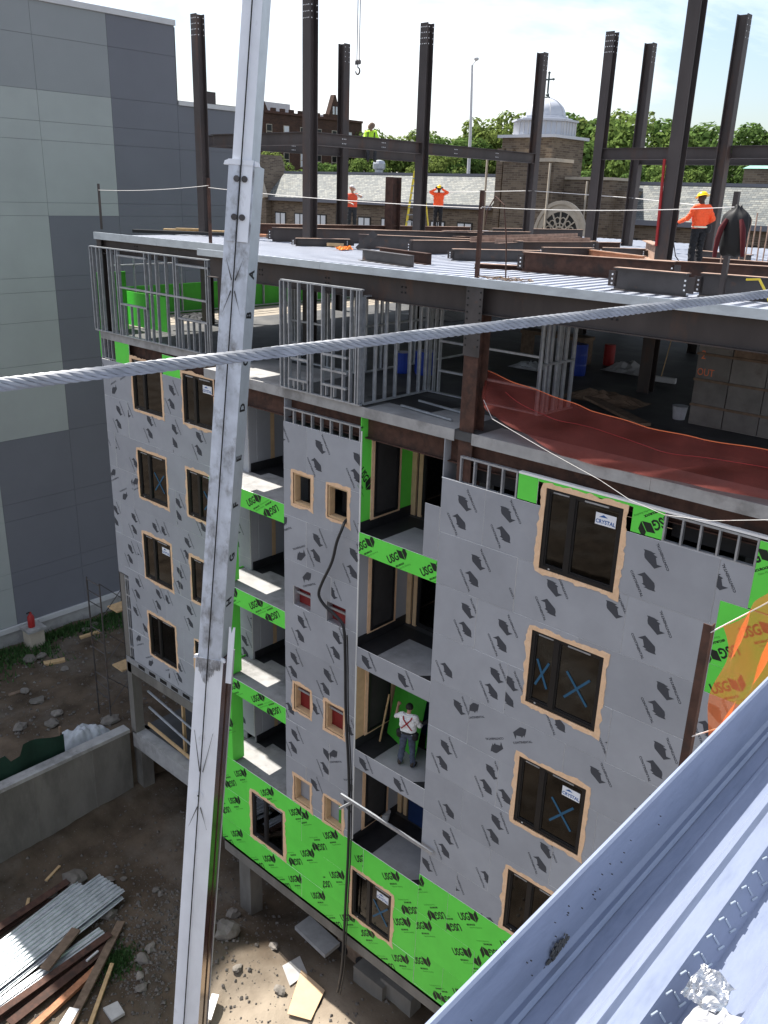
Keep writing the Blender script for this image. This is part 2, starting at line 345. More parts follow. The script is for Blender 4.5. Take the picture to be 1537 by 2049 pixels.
gf = [(j*nx+i, j*nx+i+1, (j+1)*nx+i+1, (j+1)*nx+i) for j in range(len(gy)-1) for i in range(nx-1)]
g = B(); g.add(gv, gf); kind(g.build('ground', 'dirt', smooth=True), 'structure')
# retaining wall
rw = thing('retaining_wall', 'long stained concrete retaining wall holding back the upper dirt yard', 'wall', (-26.1, 8, -21.6))
b = B(); b.box(-26.25, -25.95, -6, 15.0, -22.3, -18.22); b.build('wall_body', 'concrete_dark', rw)
b = B(); b.box(-26.35, -25.9, -6, 15.0, -18.22, -18.08); b.build('wall_cap', 'concrete', rw)
b = B()
for k in range(9): b.box(-25.952, -25.93, -5+k*2.3, -4.93+k*2.3, -22.2, -18.25)
b.build('form_seam', 'concrete_dark', rw)

# ------------------------------------------------------------------ the new building
BL = thing('unfinished_building', 'half-built apartment block with grey and green sheathing and a dark steel frame', 'building', (-13, 20, -18.6))
LV = [0, -3.05, -6.1, -9.15, -12.15, -15.2, -18.3]     # top deck .. lowest slab
YF, YL = 14.0, 15.15
XL, XR = -26.05, -0.74
# printed marks ------------------------------------------------
bis = [(-5.82,-6.35),(-5.66,-6.15),(-5.60,-6.135),(-5.53,-6.14),(-5.505,-6.115),(-5.50,-6.16),(-5.51,-6.26),(-5.525,-6.30),(-5.53,-6.35),(-5.555,-6.31),(-5.59,-6.39),(-5.61,-6.36),(-5.73,-6.39),(-5.74,-6.49),(-5.79,-6.40)]
_a = math.radians(28.5)
def derot(p, c): x, y = p[0]-c[0], p[1]-c[1]; return (x*math.cos(-_a)-y*math.sin(-_a), x*math.sin(-_a)+y*math.cos(-_a))
BC = (-5.62, -6.36)
bisl = [derot(p, BC) for p in bis]
ct, ctf = text2d('CONTINENTAL', .098, 1.05, .0035)
tl = [derot((-5.57, -6.475), BC)]
xs = [p[0] for p in ct]; k = .525/(max(xs)-min(xs))
ctl = [(p[0]*k*1+tl[0][0], p[1]*k*.95+tl[0][1]-.035) for p in ct]
CONT = ([bisl[i] for i in range(len(bisl))]+ctl, [tuple(range(len(bisl)))]+[tuple(i+len(bisl) for i in q) for q in ctf], [0]*(1+len(ctf)))
ey = derot((-5.565, -6.19), BC)
ut, utf = text2d('USG', .27, .95, .008); xs = [p[0] for p in ut]; ku = .36/(max(xs)-min(xs))
s1, s1f = text2d('SECUROCK', .055, 1, .003); s2, s2f = text2d('Glass-Mat Sheathing', .05)
vs = []; fs = []; ms = []
def _acc(v2, f2, mi):
    n = len(vs); vs.extend(v2); fs.extend([tuple(i+n for i in q) for q in f2]); ms.extend([mi]*len(f2))
_acc([(p[0]*ku-.14, p[1]*1.0-.06) for p in ut], utf, 0)
_acc([(.06,.17),(.20,.09),(.20,-.12),(.06,-.03)], [(0,3,2,1)], 0); _acc([(.215,.085),(.33,.19),(.33,-.02),(.215,-.125)], [(0,3,2,1)], 0)
_acc([(p[0]-.02, p[1]-.20) for p in s1], s1f, 0); _acc([(p[0]+.10, p[1]-.27) for p in s2], s2f, 1)
USG = (vs, fs, ms)
def flat_mesh(name, data, mats):
    me = bpy.data.meshes.new(name); me.from_pydata([(x, 0, y) for x, y in data[0]], [], data[1])
    for m in mats: me.materials.append(MAT[m])
    me.polygons.foreach_set('material_index', data[2]); return me
ME_C = flat_mesh('printed_mark', CONT, ['print_dark']); ME_U = flat_mesh('printed_mark', USG, ['print_black', 'print_faint'])
PR = {'C': (ME_C, .30), 'U': (ME_U, .34)}
def place_print(kindc, cx, cz, ang, y, parent, rect):
    me, r = PR[kindc]; x0, x1, z0, z1 = rect
    loc = V((cx, y, cz))
    if cx-r > x0 and cx+r < x1 and cz-r > z0 and cz+r < z1:
        o = link('printed_mark', me, loc, parent); o.rotation_euler = (0, -ang, 0); return
    bm = bmesh.new(); bm.from_mesh(me); bm.transform(Matrix.Rotation(-ang, 4, 'Y'))
    for co, no in (((x0-cx,0,0),(-1,0,0)),((x1-cx,0,0),(1,0,0)),((0,0,z0-cz),(0,0,-1)),((0,0,z1-cz),(0,0,1))):
        bmesh.ops.bisect_plane(bm, geom=bm.verts[:]+bm.edges[:]+bm.faces[:], plane_co=co, plane_no=no, clear_outer=True)
    if bm.faces:
        m2 = bpy.data.meshes.new('printed_mark'); bm.to_mesh(m2)
        for m in me.materials: m2.materials.append(m)
        link('printed_mark', m2, loc, parent)
    bm.free()
def cells(x0, x1, z0, z1, holes):
    xs = sorted({x0, x1, *[h for a in holes for h in a[:2] if x0 < h < x1]}); zs = sorted({z0, z1, *[h for a in holes for h in a[2:] if z0 < h < z1]})
    ok = {}
    for i in range(len(xs)-1):
        for j in range(len(zs)-1):
            cx, cz = (xs[i]+xs[i+1])/2, (zs[j]+zs[j+1])/2
            ok[i, j] = not any(h[0] < cx < h[1] and h[2] < cz < h[3] for h in holes)
    return xs, zs, ok
def panel(x0, x1, z0, z1, y, th, holes, mat, parent, name='sheathing_panel'):
    xs, zs, ok = cells(x0, x1, z0, z1, holes); seen = set(); best = None; bn_ = 0
    for st in [k_ for k_, v in ok.items() if v]:
        if st in seen: continue
        grp = []; todo = [st]; seen.add(st)
        while todo:
            i, j = todo.pop(); grp.append((i, j))
            for q in ((i-1, j), (i+1, j), (i, j-1), (i, j+1)):
                if ok.get(q) and q not in seen: seen.add(q); todo.append(q)
        b = B(); ar = 0
        for i, j in grp:
            a, c, d, e = xs[i], xs[i+1], zs[j], zs[j+1]; ar += (c-a)*(e-d)
            b.add([(a,y,d),(c,y,d),(c,y,e),(a,y,e)], [(0,1,2,3)]); b.add([(a,y+th,d),(c,y+th,d),(c,y+th,e),(a,y+th,e)], [(3,2,1,0)])
            for di, dj, q in ((-1,0,[(a,d),(a,e)]),(1,0,[(c,d),(c,e)]),(0,-1,[(a,d),(c,d)]),(0,1,[(a,e),(c,e)])):
                if not ok.get((i+di, j+dj)):
                    (p, q1), (r, s1_) = q; b.add([(p,y,q1),(r,y,s1_),(r,y+th,s1_),(p,y+th,q1)], [(0,1,2,3)], 1)
        o = b.build(name, [mat, 'gypsum_edge'], parent)
        if ar > bn_: best, bn_ = o, ar
    return best
def sheath(x0, x1, z0, z1, y, holes=(), mat='sheathing', pr='C', pw=2.44, ph=1.22, ox=0., dirs=1, seed=1, skip=.0, cut=()):
    """hang sheets in running bond over a rectangle; holes are (x0,x1,z0,z1)"""
    rnd = random.Random(seed); z = z1; row = 0
    while z > z0+.02:
        zb = max(z0, z-ph); x = x0-(ox if row % 2 else ox+.9)
        while x < x1-.01:
            a, c = max(x0, x), min(x1, x+pw)
            if c-a > .02:
                yo = y-rnd.uniform(0, .010)
                p = panel(a+.003, c-.003, zb+.002, z-.003, yo, .018, list(holes)+list(cut), mat, BL)
                if p and pr:
                    hs = [(h[0]-.2, h[1]+.2, h[2]-.2, h[3]+.2) for h in list(holes)+list(cut)]
                    off = rnd.uniform(0, 1.28); fl = rnd.random() < .12
                    if pr == 'C':
                        pts = []
                        for kk in range(-1, 4):
                            pts.append((x+off+kk*1.28, z-.36, math.radians(122))); pts.append((x+off-.2+kk*1.28, z-.87, math.radians(-58)))
                    else:
                        pts = []
                        for kk in range(-1, 4):
                            pts.append((x+off+kk*1.23, z-.34, math.radians(34))); pts.append((x+off-.52+kk*1.23, z-.92, math.radians(214)))
                    if fl and pr == 'C': pts = [(x+off+kk*.62, z-.32-.55*(kk % 2), math.radians(28+180*(kk % 2))) for kk in range(-1, 6)]
                    for px, pz, an in pts:
                        if rnd.random() < .05: continue
                        px += rnd.uniform(-.03, .03); pz += rnd.uniform(-.03, .03); an += rnd.uniform(-.025, .025)
                        if not (a-.15 < px < c+.15 and zb-.12 < pz < z+.1): continue
                        if any(h[0] < px < h[1] and h[2] < pz < h[3] for h in hs): continue
                        place_print(pr, px, pz, an, yo-.0025, p, (a+.004, c-.004, zb+.003, z-.004))
            x += pw
        z = zb; row += 1
# windows -------------------------------------------------------
def foam_ring(x0, x1, z0, z1, y, wd, seed, parent, notop=False):
    rnd = random.Random(seed); inn = []; outp = []
    def run(p, q, nx_, nz_):
        L = max(abs(q[0]-p[0]), abs(q[1]-p[1])); n = int(L/.055)
        for i in range(n):
            t = i/n; x = p[0]+(q[0]-p[0])*t; z = p[1]+(q[1]-p[1])*t; inn.append((x, z))
            k = wd*(1+rnd.uniform(-.12, .14)+.75*noise.noise(V((x*3.3, z*3.3, seed*1.7)))+.35*noise.noise(V((x*9, z*9, seed))))
            e = (min(1, max(0, 1-i/2.5)))
            dx, dz = nx_*k, nz_*k
            if i == 0: dx, dz = corner[0]*k, corner[1]*k
            outp.append((x+dx, z+dz))
    corner = (-.8, .8); run((x0, z1), (x1, z1), 0, 1)
    corner = (.8, .8); run((x1, z1), (x1, z0), 1, 0)
    corner = (1.15, -1.25); run((x1, z0), (x0, z0), 0, -1)
    corner = (-.9, -.9); run((x0, z0), (x0, z1), -1, 0)
    n = len(inn); b = B()
    f1 = [(x, y, z) for x, z in inn]+[(x, y, z) for x, z in outp]+[(x, y+.02, z) for x, z in outp]+[(x, y+.10, z) for x, z in inn]
    b.add(f1, [(i, (i+1) % n, n+(i+1) % n, n+i) for i in range(n)]+[(n+i, n+(i+1) % n, 2*n+(i+1) % n, 2*n+i) for i in range(n)]+[(i, 3*n+i, 3*n+(i+1) % n, (i+1) % n) for i in range(n)])
    return b.build('window_flashing', 'foam', parent)
cry, cryf = text2d('CRYSTAL', .105, 1, .003)
def window(x0, x1, z0, z1, y, seed, sticker=False, tape=0, mull=.36, back=None, foam=.10, scraps=False):
    foam_ring(x0, x1, z0, z1, y-.014, foam, seed, BL)
    fw = .075; xm = x0+(x1-x0)*mull; yf = y+.012
    b = B(); b.box(x0, x1, yf, yf+.09, z1-fw, z1); b.box(x0, x1, yf, yf+.09, z0, z0+fw)
    b.box(x0, x0+fw, yf+.001, yf+.091, z0+fw, z1-fw); b.box(x1-fw, x1, yf+.001, yf+.091, z0+fw, z1-fw); b.box(xm-.055, xm+.055, yf-.004, yf+.086, z0+fw, z1-fw)
    for a, c in ((x0+fw, xm-.055), (xm+.055, x1-fw)):
        b.box(a+.0, a+.03, yf+.02, yf+.06, z0+fw, z1-fw); b.box(c-.03, c, yf+.02, yf+.06, z0+fw, z1-fw); b.box(a, c, yf+.022, yf+.062, z1-fw-.03, z1-fw); b.box(a, c, yf+.022, yf+.062, z0+fw, z0+fw+.03)
    w_ = b.build('window', 'frame_black', BL)
    for a, c in ((x0+fw, xm-.055), (xm+.055, x1-fw)):
        b = B(); b.box(a+.03, c-.03, yf+.045, yf+.051, z0+fw+.03, z1-fw-.03); b.build('pane', 'glass', w_)
    b = B()
    b.box(x0+.16, x0+.5, yf-.012, yf-.002, z1-.075, z1-.05); b.box(xm+.25, xm+.75, yf-.012, yf-.002, z1-.075, z1-.045); b.build('top_clip', 'galv', w_)
    b = B()
    for q in range(3): zz = z0+(z1-z0)*(.15+.3*q); b.box(x1-.004, x1+.03, yf-.012, yf-.003, zz, zz+.07)
    b.box(x0+.2, x0+.24, yf-.008, yf-.003, z0+.02, z0+.05); b.build('shim', 'stone_pale', w_)
    if sticker:
        sx, sz = x1-fw-.27, z1-.34
        b = B(); b.box(sx-.22, sx+.20, yf+.036, yf+.040, sz-.11, sz+.12); st = b.build('sticker', 'sticker', w_)
        b = B(); b.add([(sx-.01+p[0]*.93, yf+.034, sz-.075+p[1]) for p in cry], cryf); b.build('lettering', 'sticker_blue', st)
        b = B(); b.prism([(sx-.15,yf+.034,sz+.04),(sx-.06,yf+.034,sz+.095),(sx+.03,yf+.034,sz+.05)], (0,.001,0)); b.build('emblem', 'sticker_blue', st)
    if tape:
        cxs = [((xm+x1)/2, .26)] + ([((x0+xm)/2, .14)] if tape > 1 else [])
        for cxx, hw in cxs:
            zc = (z0+z1)/2-.1; b = B()
            b.bar((cxx-hw, yf+.038, zc-.3), (cxx+hw, yf+.038, zc+.3), .006, .05, up=(0,0,1)); b.bar((cxx-hw, yf+.036, zc+.3), (cxx+hw, yf+.036, zc-.3), .006, .05, up=(0,0,1))
            b.build('tape', 'tape_blue', w_)
    if scraps:
        rr = random.Random(seed)
        for q in range(7):
            a_ = V((rr.uniform(x0+.2, x1-.2), y+.25+rr.uniform(0, .2), rr.uniform(z0+.2, z1-.4))); c_ = a_+V((rr.uniform(-.35, .35), .05, rr.uniform(-.4, .4))); b = B(); b.bar(a_, c_, .03, .05+.05*rr.random()); b.build('trim_scrap', 'white_paint', w_)
    if back:
        b = B(); b.box(x0, x1, y+.35, y+.37, z0, z1); b.build('blind', back, w_)
    return w_
# right bay
rbH = []
for i, zt in enumerate((-3.72, -6.77, -9.83, -12.88)):
    h = (-8.25, -6.62, zt-1.68, zt); rbH.append(h)
cut_r = [(-10.79, -8.95, -4.16, -3.4), (-5.95, -4.22, -4.14, -3.4), (-8.96, -5.94, -4.0, -3.4)]
sheath(-10.79, XR, -14.65, -4.12, YF, rbH, cut=[(-4.2, 0, -4.86, -3.4), (-4.66, 0, -6.66, -4.855)], ox=.4, seed=3)
sheath(-11.22, -10.795, -6.05, -4.8, YF, pr=None, ox=0, seed=4)
# green strips on top of right bay, and right-hand green
panel(-8.9, -8.45, -4.10, -3.56, YF+.004, .018, [], 'green_board', BL); panel(-8.44, -6.45, -3.64, -3.58, YF+.004, .018, [], 'green_board', BL)
p = panel(-6.45, -5.85, -4.10, -3.58, YF+.004, .018, [], 'green_board', BL); place_print('U', -6.02, -3.84, math.radians(214), YF, p, (-6.45, -5.85, -4.1, -3.58))
sheath(-4.2, XR, -4.85, -3.62, YF+.002, mat='green_board', pr='U', ox=.3, seed=8); sheath(-4.66, XR, -6.65, -4.86, YF+.004, mat='green_board', pr='U', ox=.1, seed=9)
for i, h in enumerate(rbH): window(*h, YF, 11+i, sticker=i in (0, 2), tape={1: 2, 2: 1}.get(i, 0), scraps=i in (1, 2))
# green base wall: two parts
gw = [(-17.4, -15.98, -17.36, -15.74), (-13.12, -11.68, -17.56, -15.98)]
sheath(-18.95, -10.8, -18.36, -15.06, YF, gw, 'green_board', 'U', ox=.2, seed=21); sheath(-10.795, XR, -18.36, -14.655, YF, mat='green_board', pr='U', ox=.6, seed=22)
window(*gw[0], YF, 31, mull=.42); window(*gw[1], YF, 32, sticker=True, tape=1, mull=.42)
# middle bay
mbH = []
for i, zt in enumerate((-5.1, -8.2, -11.12, -14.14)):
    zb = zt-(.56 if i == 1 else .82)
    mbH += [(-15.47, -14.82, zb, zt), (-14.24, -13.56, zb-.03, zt-.02)]
sheath(-15.82, -13.18, -15.05, -3.86, YF, mbH, ox=.7, seed=41)
for i, h in enumerate(mbH):
    if i // 2 != 1: foam_ring(*h, YF-.014, .08, 50+i, BL)
    rv = B(); a, c, d, e = h
    t_ = .05 if i//2 != 1 else .018; rv.box(a, a+t_, YF+.02, YF+.2, d, e); rv.box(c-t_, c, YF+.02, YF+.2, d, e); rv.box(a+t_, c-t_, YF+.021, YF+.2, d, d+t_); rv.box(a+t_, c-t_, YF+.021, YF+.2, e-t_, e)
    o = rv.build('rough_opening', 'plywood' if i//2 != 1 else 'galv', BL)
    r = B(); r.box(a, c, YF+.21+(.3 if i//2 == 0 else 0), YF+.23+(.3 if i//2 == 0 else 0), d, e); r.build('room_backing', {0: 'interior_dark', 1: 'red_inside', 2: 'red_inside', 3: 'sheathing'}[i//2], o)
    if i // 2 in (1, 2):
        r = B(); r.box(a+t_, c-t_, YF+.1, YF+.14, e-.24, e-.18); r.build('cross_channel', 'galv', o)
r = B(); r.box(-13.85, -13.62, YF+.17, YF+.19, -14.95, -14.2); r.build('board_scrap', 'green_shaded', BL)
# edge strips of mid bay (white corner edges)
b = B(); b.box(-13.18, -13.165, YF-.002, YF+.03, -15.0, -3.6); b.build('corner_edge', 'gypsum_edge', BL)
# left bay
lbH = []
for i, zt in enumerate((-3.66, -6.64, -9.58, -12.58)):
    lbH += [(-24.28, -22.72, zt-1.62, zt), (-21.6, -20.12, zt-1.55, zt-.04)]
sheath(XL, -18.62, -14.95, -3.9, YL, lbH, cut=[(-26.2, -25.42, -14.96, -11.55)], ox=1.1, seed=61)
p = panel(-25.2, -24.40, -3.9, -3.18, YL+.003, .018, [], 'green_board', BL); panel(-22.6, -21.72, -3.9, -3.30, YL+.003, .018, [], 'green_board', BL)
for i, h in enumerate(lbH): window(*h, YL, 71+i, sticker=i in (1, 4), tape={2: 1, 3: 1}.get(i, 0), back={4: 'brown_glass', 5: 'brown_glass'}.get(i), mull=.38, foam=.085)
# side wall of the left bay, room dividers and backs
b = B(); b.box(XL-.0, XL+.02, YL+.02, 20, -15.2, -3.05); b.build('side_wall', 'sheathing', BL)
for i in range(1, 6):
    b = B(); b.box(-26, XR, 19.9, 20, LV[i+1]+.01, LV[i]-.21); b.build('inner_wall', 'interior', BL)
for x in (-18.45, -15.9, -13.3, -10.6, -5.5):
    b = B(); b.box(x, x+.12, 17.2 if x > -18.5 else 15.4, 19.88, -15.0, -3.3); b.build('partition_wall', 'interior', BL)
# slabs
def slab(i, x0, x1, y0, y1, th=.2, mat='floor_shaded'):
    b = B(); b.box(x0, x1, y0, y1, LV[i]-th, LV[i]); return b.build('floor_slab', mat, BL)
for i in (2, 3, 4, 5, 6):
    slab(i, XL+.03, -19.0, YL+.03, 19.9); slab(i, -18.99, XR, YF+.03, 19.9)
# left and right recess: walls, doors, membranes, edge bands
def trim_opening(x, y0, y1, z0, z1, wd=.11):     # opening on a wall facing +X
    b = B()
    b.box(x, x+.02, y0-wd, y0, z0-.06, z1+wd); b.box(x, x+.02, y1, y1+wd, z0-.06, z1+wd); b.box(x, x+.021, y0, y1, z1, z1+wd); b.box(x, x+.021, y0, y1, z0-.06, z0)
    return b
for i in range(1, 6):
    zt, zf = LV[i]-.2, LV[i+1] if i < 6 else 0
    if i == 5: pass
    zf = LV[i+1] if i+1 < len(LV) else -18.3
    if i >= 5: break
    low = zf+.02
    # right recess: left wall (face +X at -13.18), back wall y=15.95
    grn = i == 1
    b = B(); b.box(-13.22, -13.2, YF+.03, 15.95, low, zt)
    b.build('recess_side_wall', 'green_board' if grn else ('plywood' if i == 3 else 'sheathing'), BL)
    tr = trim_opening(-13.2, 14.5, 15.35, zf+.3, zt-.5).build('door_flashing', 'foam', BL)
    b = B(); b.box(-13.2, -13.188, 14.5, 15.35, zf+.3, zt-.5); b.build('door_opening', 'glass' if False else 'interior_dark', tr)
    b = B(); b.box(-13.188, -13.15, 14.5, 14.56, zf+.3, zt-.5); b.box(-13.188, -13.15, 15.29, 15.35, zf+.3, zt-.5); b.box(-13.187, -13.15, 14.56, 15.29, zf+.3, zf+.36); b.box(-13.187, -13.15, 14.56, 15.29, zt-.56, zt-.5); b.build('door_frame', 'frame_black', tr)
    if grn:
        me_u = link('printed_mark', ME_U, (-13.196, 14.2, zf+1.3), BL); me_u.rotation_euler = (0, math.radians(56), math.radians(90))
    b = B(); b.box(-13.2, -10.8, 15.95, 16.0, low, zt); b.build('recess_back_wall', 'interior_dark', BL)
    b = B(); b.box(-13.2, -13.05, 15.89, 15.948, low, zt); b.box(-12.98, -12.86, 15.9, 15.948, low, zt); b.build('timber_jamb', 'plywood', BL)
    dr = B(); x0, x1 = -12.8, -10.9
    for a, c in ((x0, x0+.08), (-11.9, -11.8), (x1-.08, x1)): dr.box(a, c, 15.84, 15.93, zf+.12, zt-.1)
    dr.box(x0+.08, -11.9, 15.845, 15.925, zf+.12, zf+.2); dr.box(-11.8, x1-.08, 15.845, 15.925, zf+.12, zf+.2); dr.box(x0+.08, -11.9, 15.845, 15.925, zt-.18, zt-.1); dr.box(-11.8, x1-.08, 15.845, 15.925, zt-.18, zt-.1)
    if i in (1, 2):
        d_ = dr.build('balcony_door', 'frame_black', BL)
        for a, c in ((x0+.08, -11.9), (-11.8, x1-.08)):
            q = B(); q.box(a, c, 15.885, 15.891, zf+.2, zt-.18); q.build('pane', 'glass', d_)
        q = B(); q.box(-11.96, -11.93, 15.78, 15.84, zf+1.0, zf+1.15); q.build('handle', 'galv', d_)
    else:
        q = B(); q.box(-12.7, -10.82, 15.8, 15.9, zf+.05, zt-.3); q.build('door_cover', 'blue_dark', BL)
    # membranes
    q = B(); q.box(-13.2, -13.186, YF+.05, 15.93, zf+.002, zf+.27); q.build('membrane_upstand', 'membrane', BL)
    q = B(); q.box(-13.18, -10.82, 15.3, 15.79, zf+.002, zf+.008); q.box(-13.18, -12.55, YF+.06, 15.3, zf+.0025, zf+.0085); q.build('membrane_strip', 'membrane', BL)
    q = B(); q.box(-12.55, -10.82, YF+.05, 15.3, zf+.001, zf+.0018); q.build('lit_floor', 'concrete_floor', BL)
    q = B(); q.add([(-10.82,YF+.04,zf+.004),(-11.25,YF+.04,zf+.004),(-10.82,YF+.5,zf+.004)], [(0,1,2)]); q.add([(-10.82,YF+.04,zf+.008),(-11.25,YF+.04,zf+.008),(-10.82,YF+.5,zf+.008)], [(0,1,2)]); q.build('membrane_corner', 'membrane', BL)
    # right wall of right recess / left wall faces
    b = B(); b.box(-10.81, -10.79, YF+.03, 15.95, low, zt); b.build('recess_side_wall', 'sheathing', BL)
    # left recess
    b = B(); b.box(-18.62, -18.6, YL+.02, 16.6, low, zt); b.build('recess_side_wall', 'sheathing', BL)
    b = B(); b.box(-15.82, -15.8, YF+.03, 16.6, low, zt); b.build('recess_side_wall', 'sheathing', BL)
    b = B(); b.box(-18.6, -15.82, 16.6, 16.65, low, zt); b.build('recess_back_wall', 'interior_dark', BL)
    q = B(); q.box(-18.6, -18.586, YL+.3, 15.95, zf+.3, zt); q.box(-18.599, -18.585, 15.95, 16.1, zf+.01, zt, 1); q.build('wall_patch', ['sheathing', 'plywood'], BL)
    dr = B()
    for a, c in ((-18.0, -17.92), (-16.95, -16.87), (-15.95, -15.87)): dr.box(a, c, 16.5, 16.58, zf+.08, zt-.1)
    dr.box(-17.92, -16.95, 16.505, 16.575, zf+.08, zf+.16); dr.box(-16.87, -15.95, 16.505, 16.575, zf+.08, zf+.16)
    if i < 4:
        d_ = dr.build('balcony_door', 'frame_black', BL)
        q = B(); q.box(-17.92, -16.95, 16.53, 16.536, zf+.16, zt-.1); q.build('pane', 'glass', d_)
    else:
        q = B(); q.box(-18.1, -16.2, 16.45, 16.55, zf+.1, zt-.5); o = q.build('door_cover', 'blue_dark', BL)
        q = B(); q.box(-18.18, -18.1, 16.44, 16.56, zf+.05, zt-.4); q.build('edge_strip', 'red_inside', o)
    q = B(); q.box(-18.58, -15.84, YL+.4, 16.44, zf+.002, zf+.008); q.box(-18.585, -18.2, YL+.08, YL+.4, zf+.0025, zf+.0085); q.build('membrane_strip', 'membrane', BL)
    q = B(); q.box(-18.597, -18.58, YL+.06, 16.4, zf+.01, zf+.26); q.build('membrane_upstand', 'membrane', BL)
    q = B(); q.box(-18.97, -18.5, YF+.06, YF+.44, zf+.002, zf+.05); q.build('membrane_corner', 'membrane', BL)
    # paler balcony floor, lit copy of the slab colour beneath
    q = B(); q.box(-18.98, -15.84, YF+.05, YL+.39, zf+.001, zf+.0018); q.build('lit_floor', 'concrete', BL)
    q = B(); q.box(-18.85, -18.35, YL-.28, YL+.02, zf+.0025, zf+.005); q.build('screed_patch', 'concrete_floor', BL)
# front bands
for i, (gl_, gr_) in {2: (1, 1), 3: (1, 0), 4: (1, 0)}.items():
    zt = LV[i]+.05; zb = zt-.52
    p = panel(-18.95, -15.825, zb, zt, YF, .018, [], 'green_board', BL, 'edge_band')
    for q, (xx, an) in enumerate(((-18.1, 34), (-17.0, 34), (-16.35, 214))):
        place_print('U', xx, zt-.26+(.05 if q == 1 else -.04), math.radians(an), YF-.003, p, (-18.94, -15.83, zb+.005, zt-.005))
    p = panel(-13.175, -10.795, zb-.02, zt, YF+.001, .018, [], 'green_board' if gr_ else 'sheathing', BL, 'edge_band')
    for q, xx in enumerate((-12.95, -11.95, -10.95) if gr_ else (-12.75, -11.55)):
        place_print('U' if gr_ else 'C', xx, zt-.27, math.radians(34 if gr_ else 122), YF-.003, p, (-13.17, -10.8, zb-.015, zt-.005))
    # side band over the open left end of the balconies
    b = B(); b.box(-18.97, -18.952, YF+.02, YL, zb+.2, zt); b.build('side_band', 'green_board', BL)
# green corner piers of the left recess
for i in (2, 3, 4):
    b = B(); b.box(-18.93, -18.28, YF+.001, YF+.44, LV[i+1]+.06, LV[i]-.47); o = b.build('corner_pier', 'green_board', BL)
    link('printed_mark', ME_U, (-18.5, YF-.002, LV[i+1]+1.3), o).rotation_euler = (0, math.radians(-34), 0)
# steel of the visible storeys -----------------------------------
def col(x, y, z0, z1, d=.31, mat='steel', up=(0,1,0), name='steel_column', plates=True):
    b = B(); b.ibeam((x, y, z0), (x, y, z1), d, d*.98, .022, .015, up=up); o = b.build(name, mat, BL)
    return o
def holes(o, pts, nrm, r=.014):
    b = B()
    for p in pts:
        p = V(p); n = V(nrm); a = n.cross(V((0,0,1))).normalized(); c = V((0,0,1))
        b.prism([p+a*r*math.cos(2*PI*k/6)+c*r*math.sin(2*PI*k/6) for k in range(6)], n*.012)
    return kind(b.build('bolt', 'black', o), 'stuff')
def gbeam(p0, p1, d=.42, mat='steel', b_=.2, bolts=0):
    b = B(); b.ibeam(p0, p1, d, b_, .02, .014); o = b.build('steel_beam', mat, BL); return o
# top edge beam and L6 edge beam
o = gbeam((-18.9, YF+.28, -.40), (XR, YF+.28, -.40), .56, b_=.24)
pts = []
for x in (-16.9, -14.6, -12.3, -7.4, -4.2):
    pts += [(x+dx, YF+.272, -.40+dz) for dx in (-.05, .05) for dz in (-.06, .05)]
holes(o, pts, (0, -1, 0), .022)
o = gbeam((-26.0, YL+.25, -.36), (-18.2, YL+.25, -.36), .44, b_=.22)
holes(o, [(x+dx, YL+.242, -.36+dz) for x in (-24.0, -20.3) for dx in (-.06, .06) for dz in (-.1, 0, .1)], (0, -1, 0), .022)
gbeam((-18.9, YF+.26, -3.53), (XR, YF+.26, -3.53), .52, 'rust', b_=.24); gbeam((-26.0, YL+.22, -3.5), (-18.95, YL+.22, -3.5), .46, 'rust', b_=.2)
col(-10.3, YF+.25, -6.05, -.1, .36, 'rust'); col(-25.9, YL+.25, -6, .02, .26, 'steel'); col(-19.2, YL+.3, -6.05, -.1, .3, 'rust'); col(-19.8, YL+.25, -3.05, -.1, .26, 'steel')
b = B(); b.box(-10.50, -10.1, YF+.055, YF+.068, -1.5, -.15); o = b.build('splice_plate', 'steel_grey', BL); holes(o, [(x, YF+.055, -.25-.13*k) for x in (-10.45, -10.15) for k in range(9)], (0, -1, 0), .018)
# top pour stops (edge angles) and deck
def pour(x0, x1, y, z0, z1):
    b = B(); b.box(x0, x1, y, y+.006, z0, z1); b.box(x0, x1, y+.006, y+.05, z1-.005, z1); o = b.build('edge_angle', 'galv_edge', BL); return o
for a, c in ((-26.0, -22.6), (-22.595, -19.05)): pour(a, c, YL+.02-.001*(a < -23), -.15, .06)
for k, (a, c) in enumerate(((-19.1, -17.6), (-17.595, -14.6), (-14.595, -10.7), (-10.695, -6.7), (-6.695, -3.0), (-2.995, XR))): pour(a, c, YF+.02-.003*(k % 2), -.15, .01)
def deck_sheet(x0, y0, y1, z, nrib, pitch, parent, mat, hgt_=.075, name='deck_sheet'):
    b = B(); pr = []
    for k in range(nrib):
        x = x0+k*pitch; t = pitch
        pr += [(x, 0), (x+.20*t, 0), (x+.25*t, hgt_), (x+.72*t, hgt_), (x+.77*t, 0)]
    pr.append((x0+nrib*pitch, 0)); n = len(pr)
    vs = [(x, y0, z+h) for x, h in pr]+[(x, y1, z+h) for x, h in pr]
    b.add(vs, [(i, i+1, n+i+1, n+i) for i in range(n-1)]); return b.build(name, mat, parent)
x = -26.0
while x < XR-.9:
    left = x < -19.2
    deck_sheet(x, (YL if left else YF)+.03, 36, -.135, 3, .305, BL, 'galv_deck'); x += .917
for x0_, x1_, y0_ in ((-26, -19.1, YL+.2), (-19.09, XR, YF+.35)):
    b = B(); b.box(x0_, x1_, y0_, 36, -.16, -.15); b.build('deck_underside', 'steel_grey', BL)
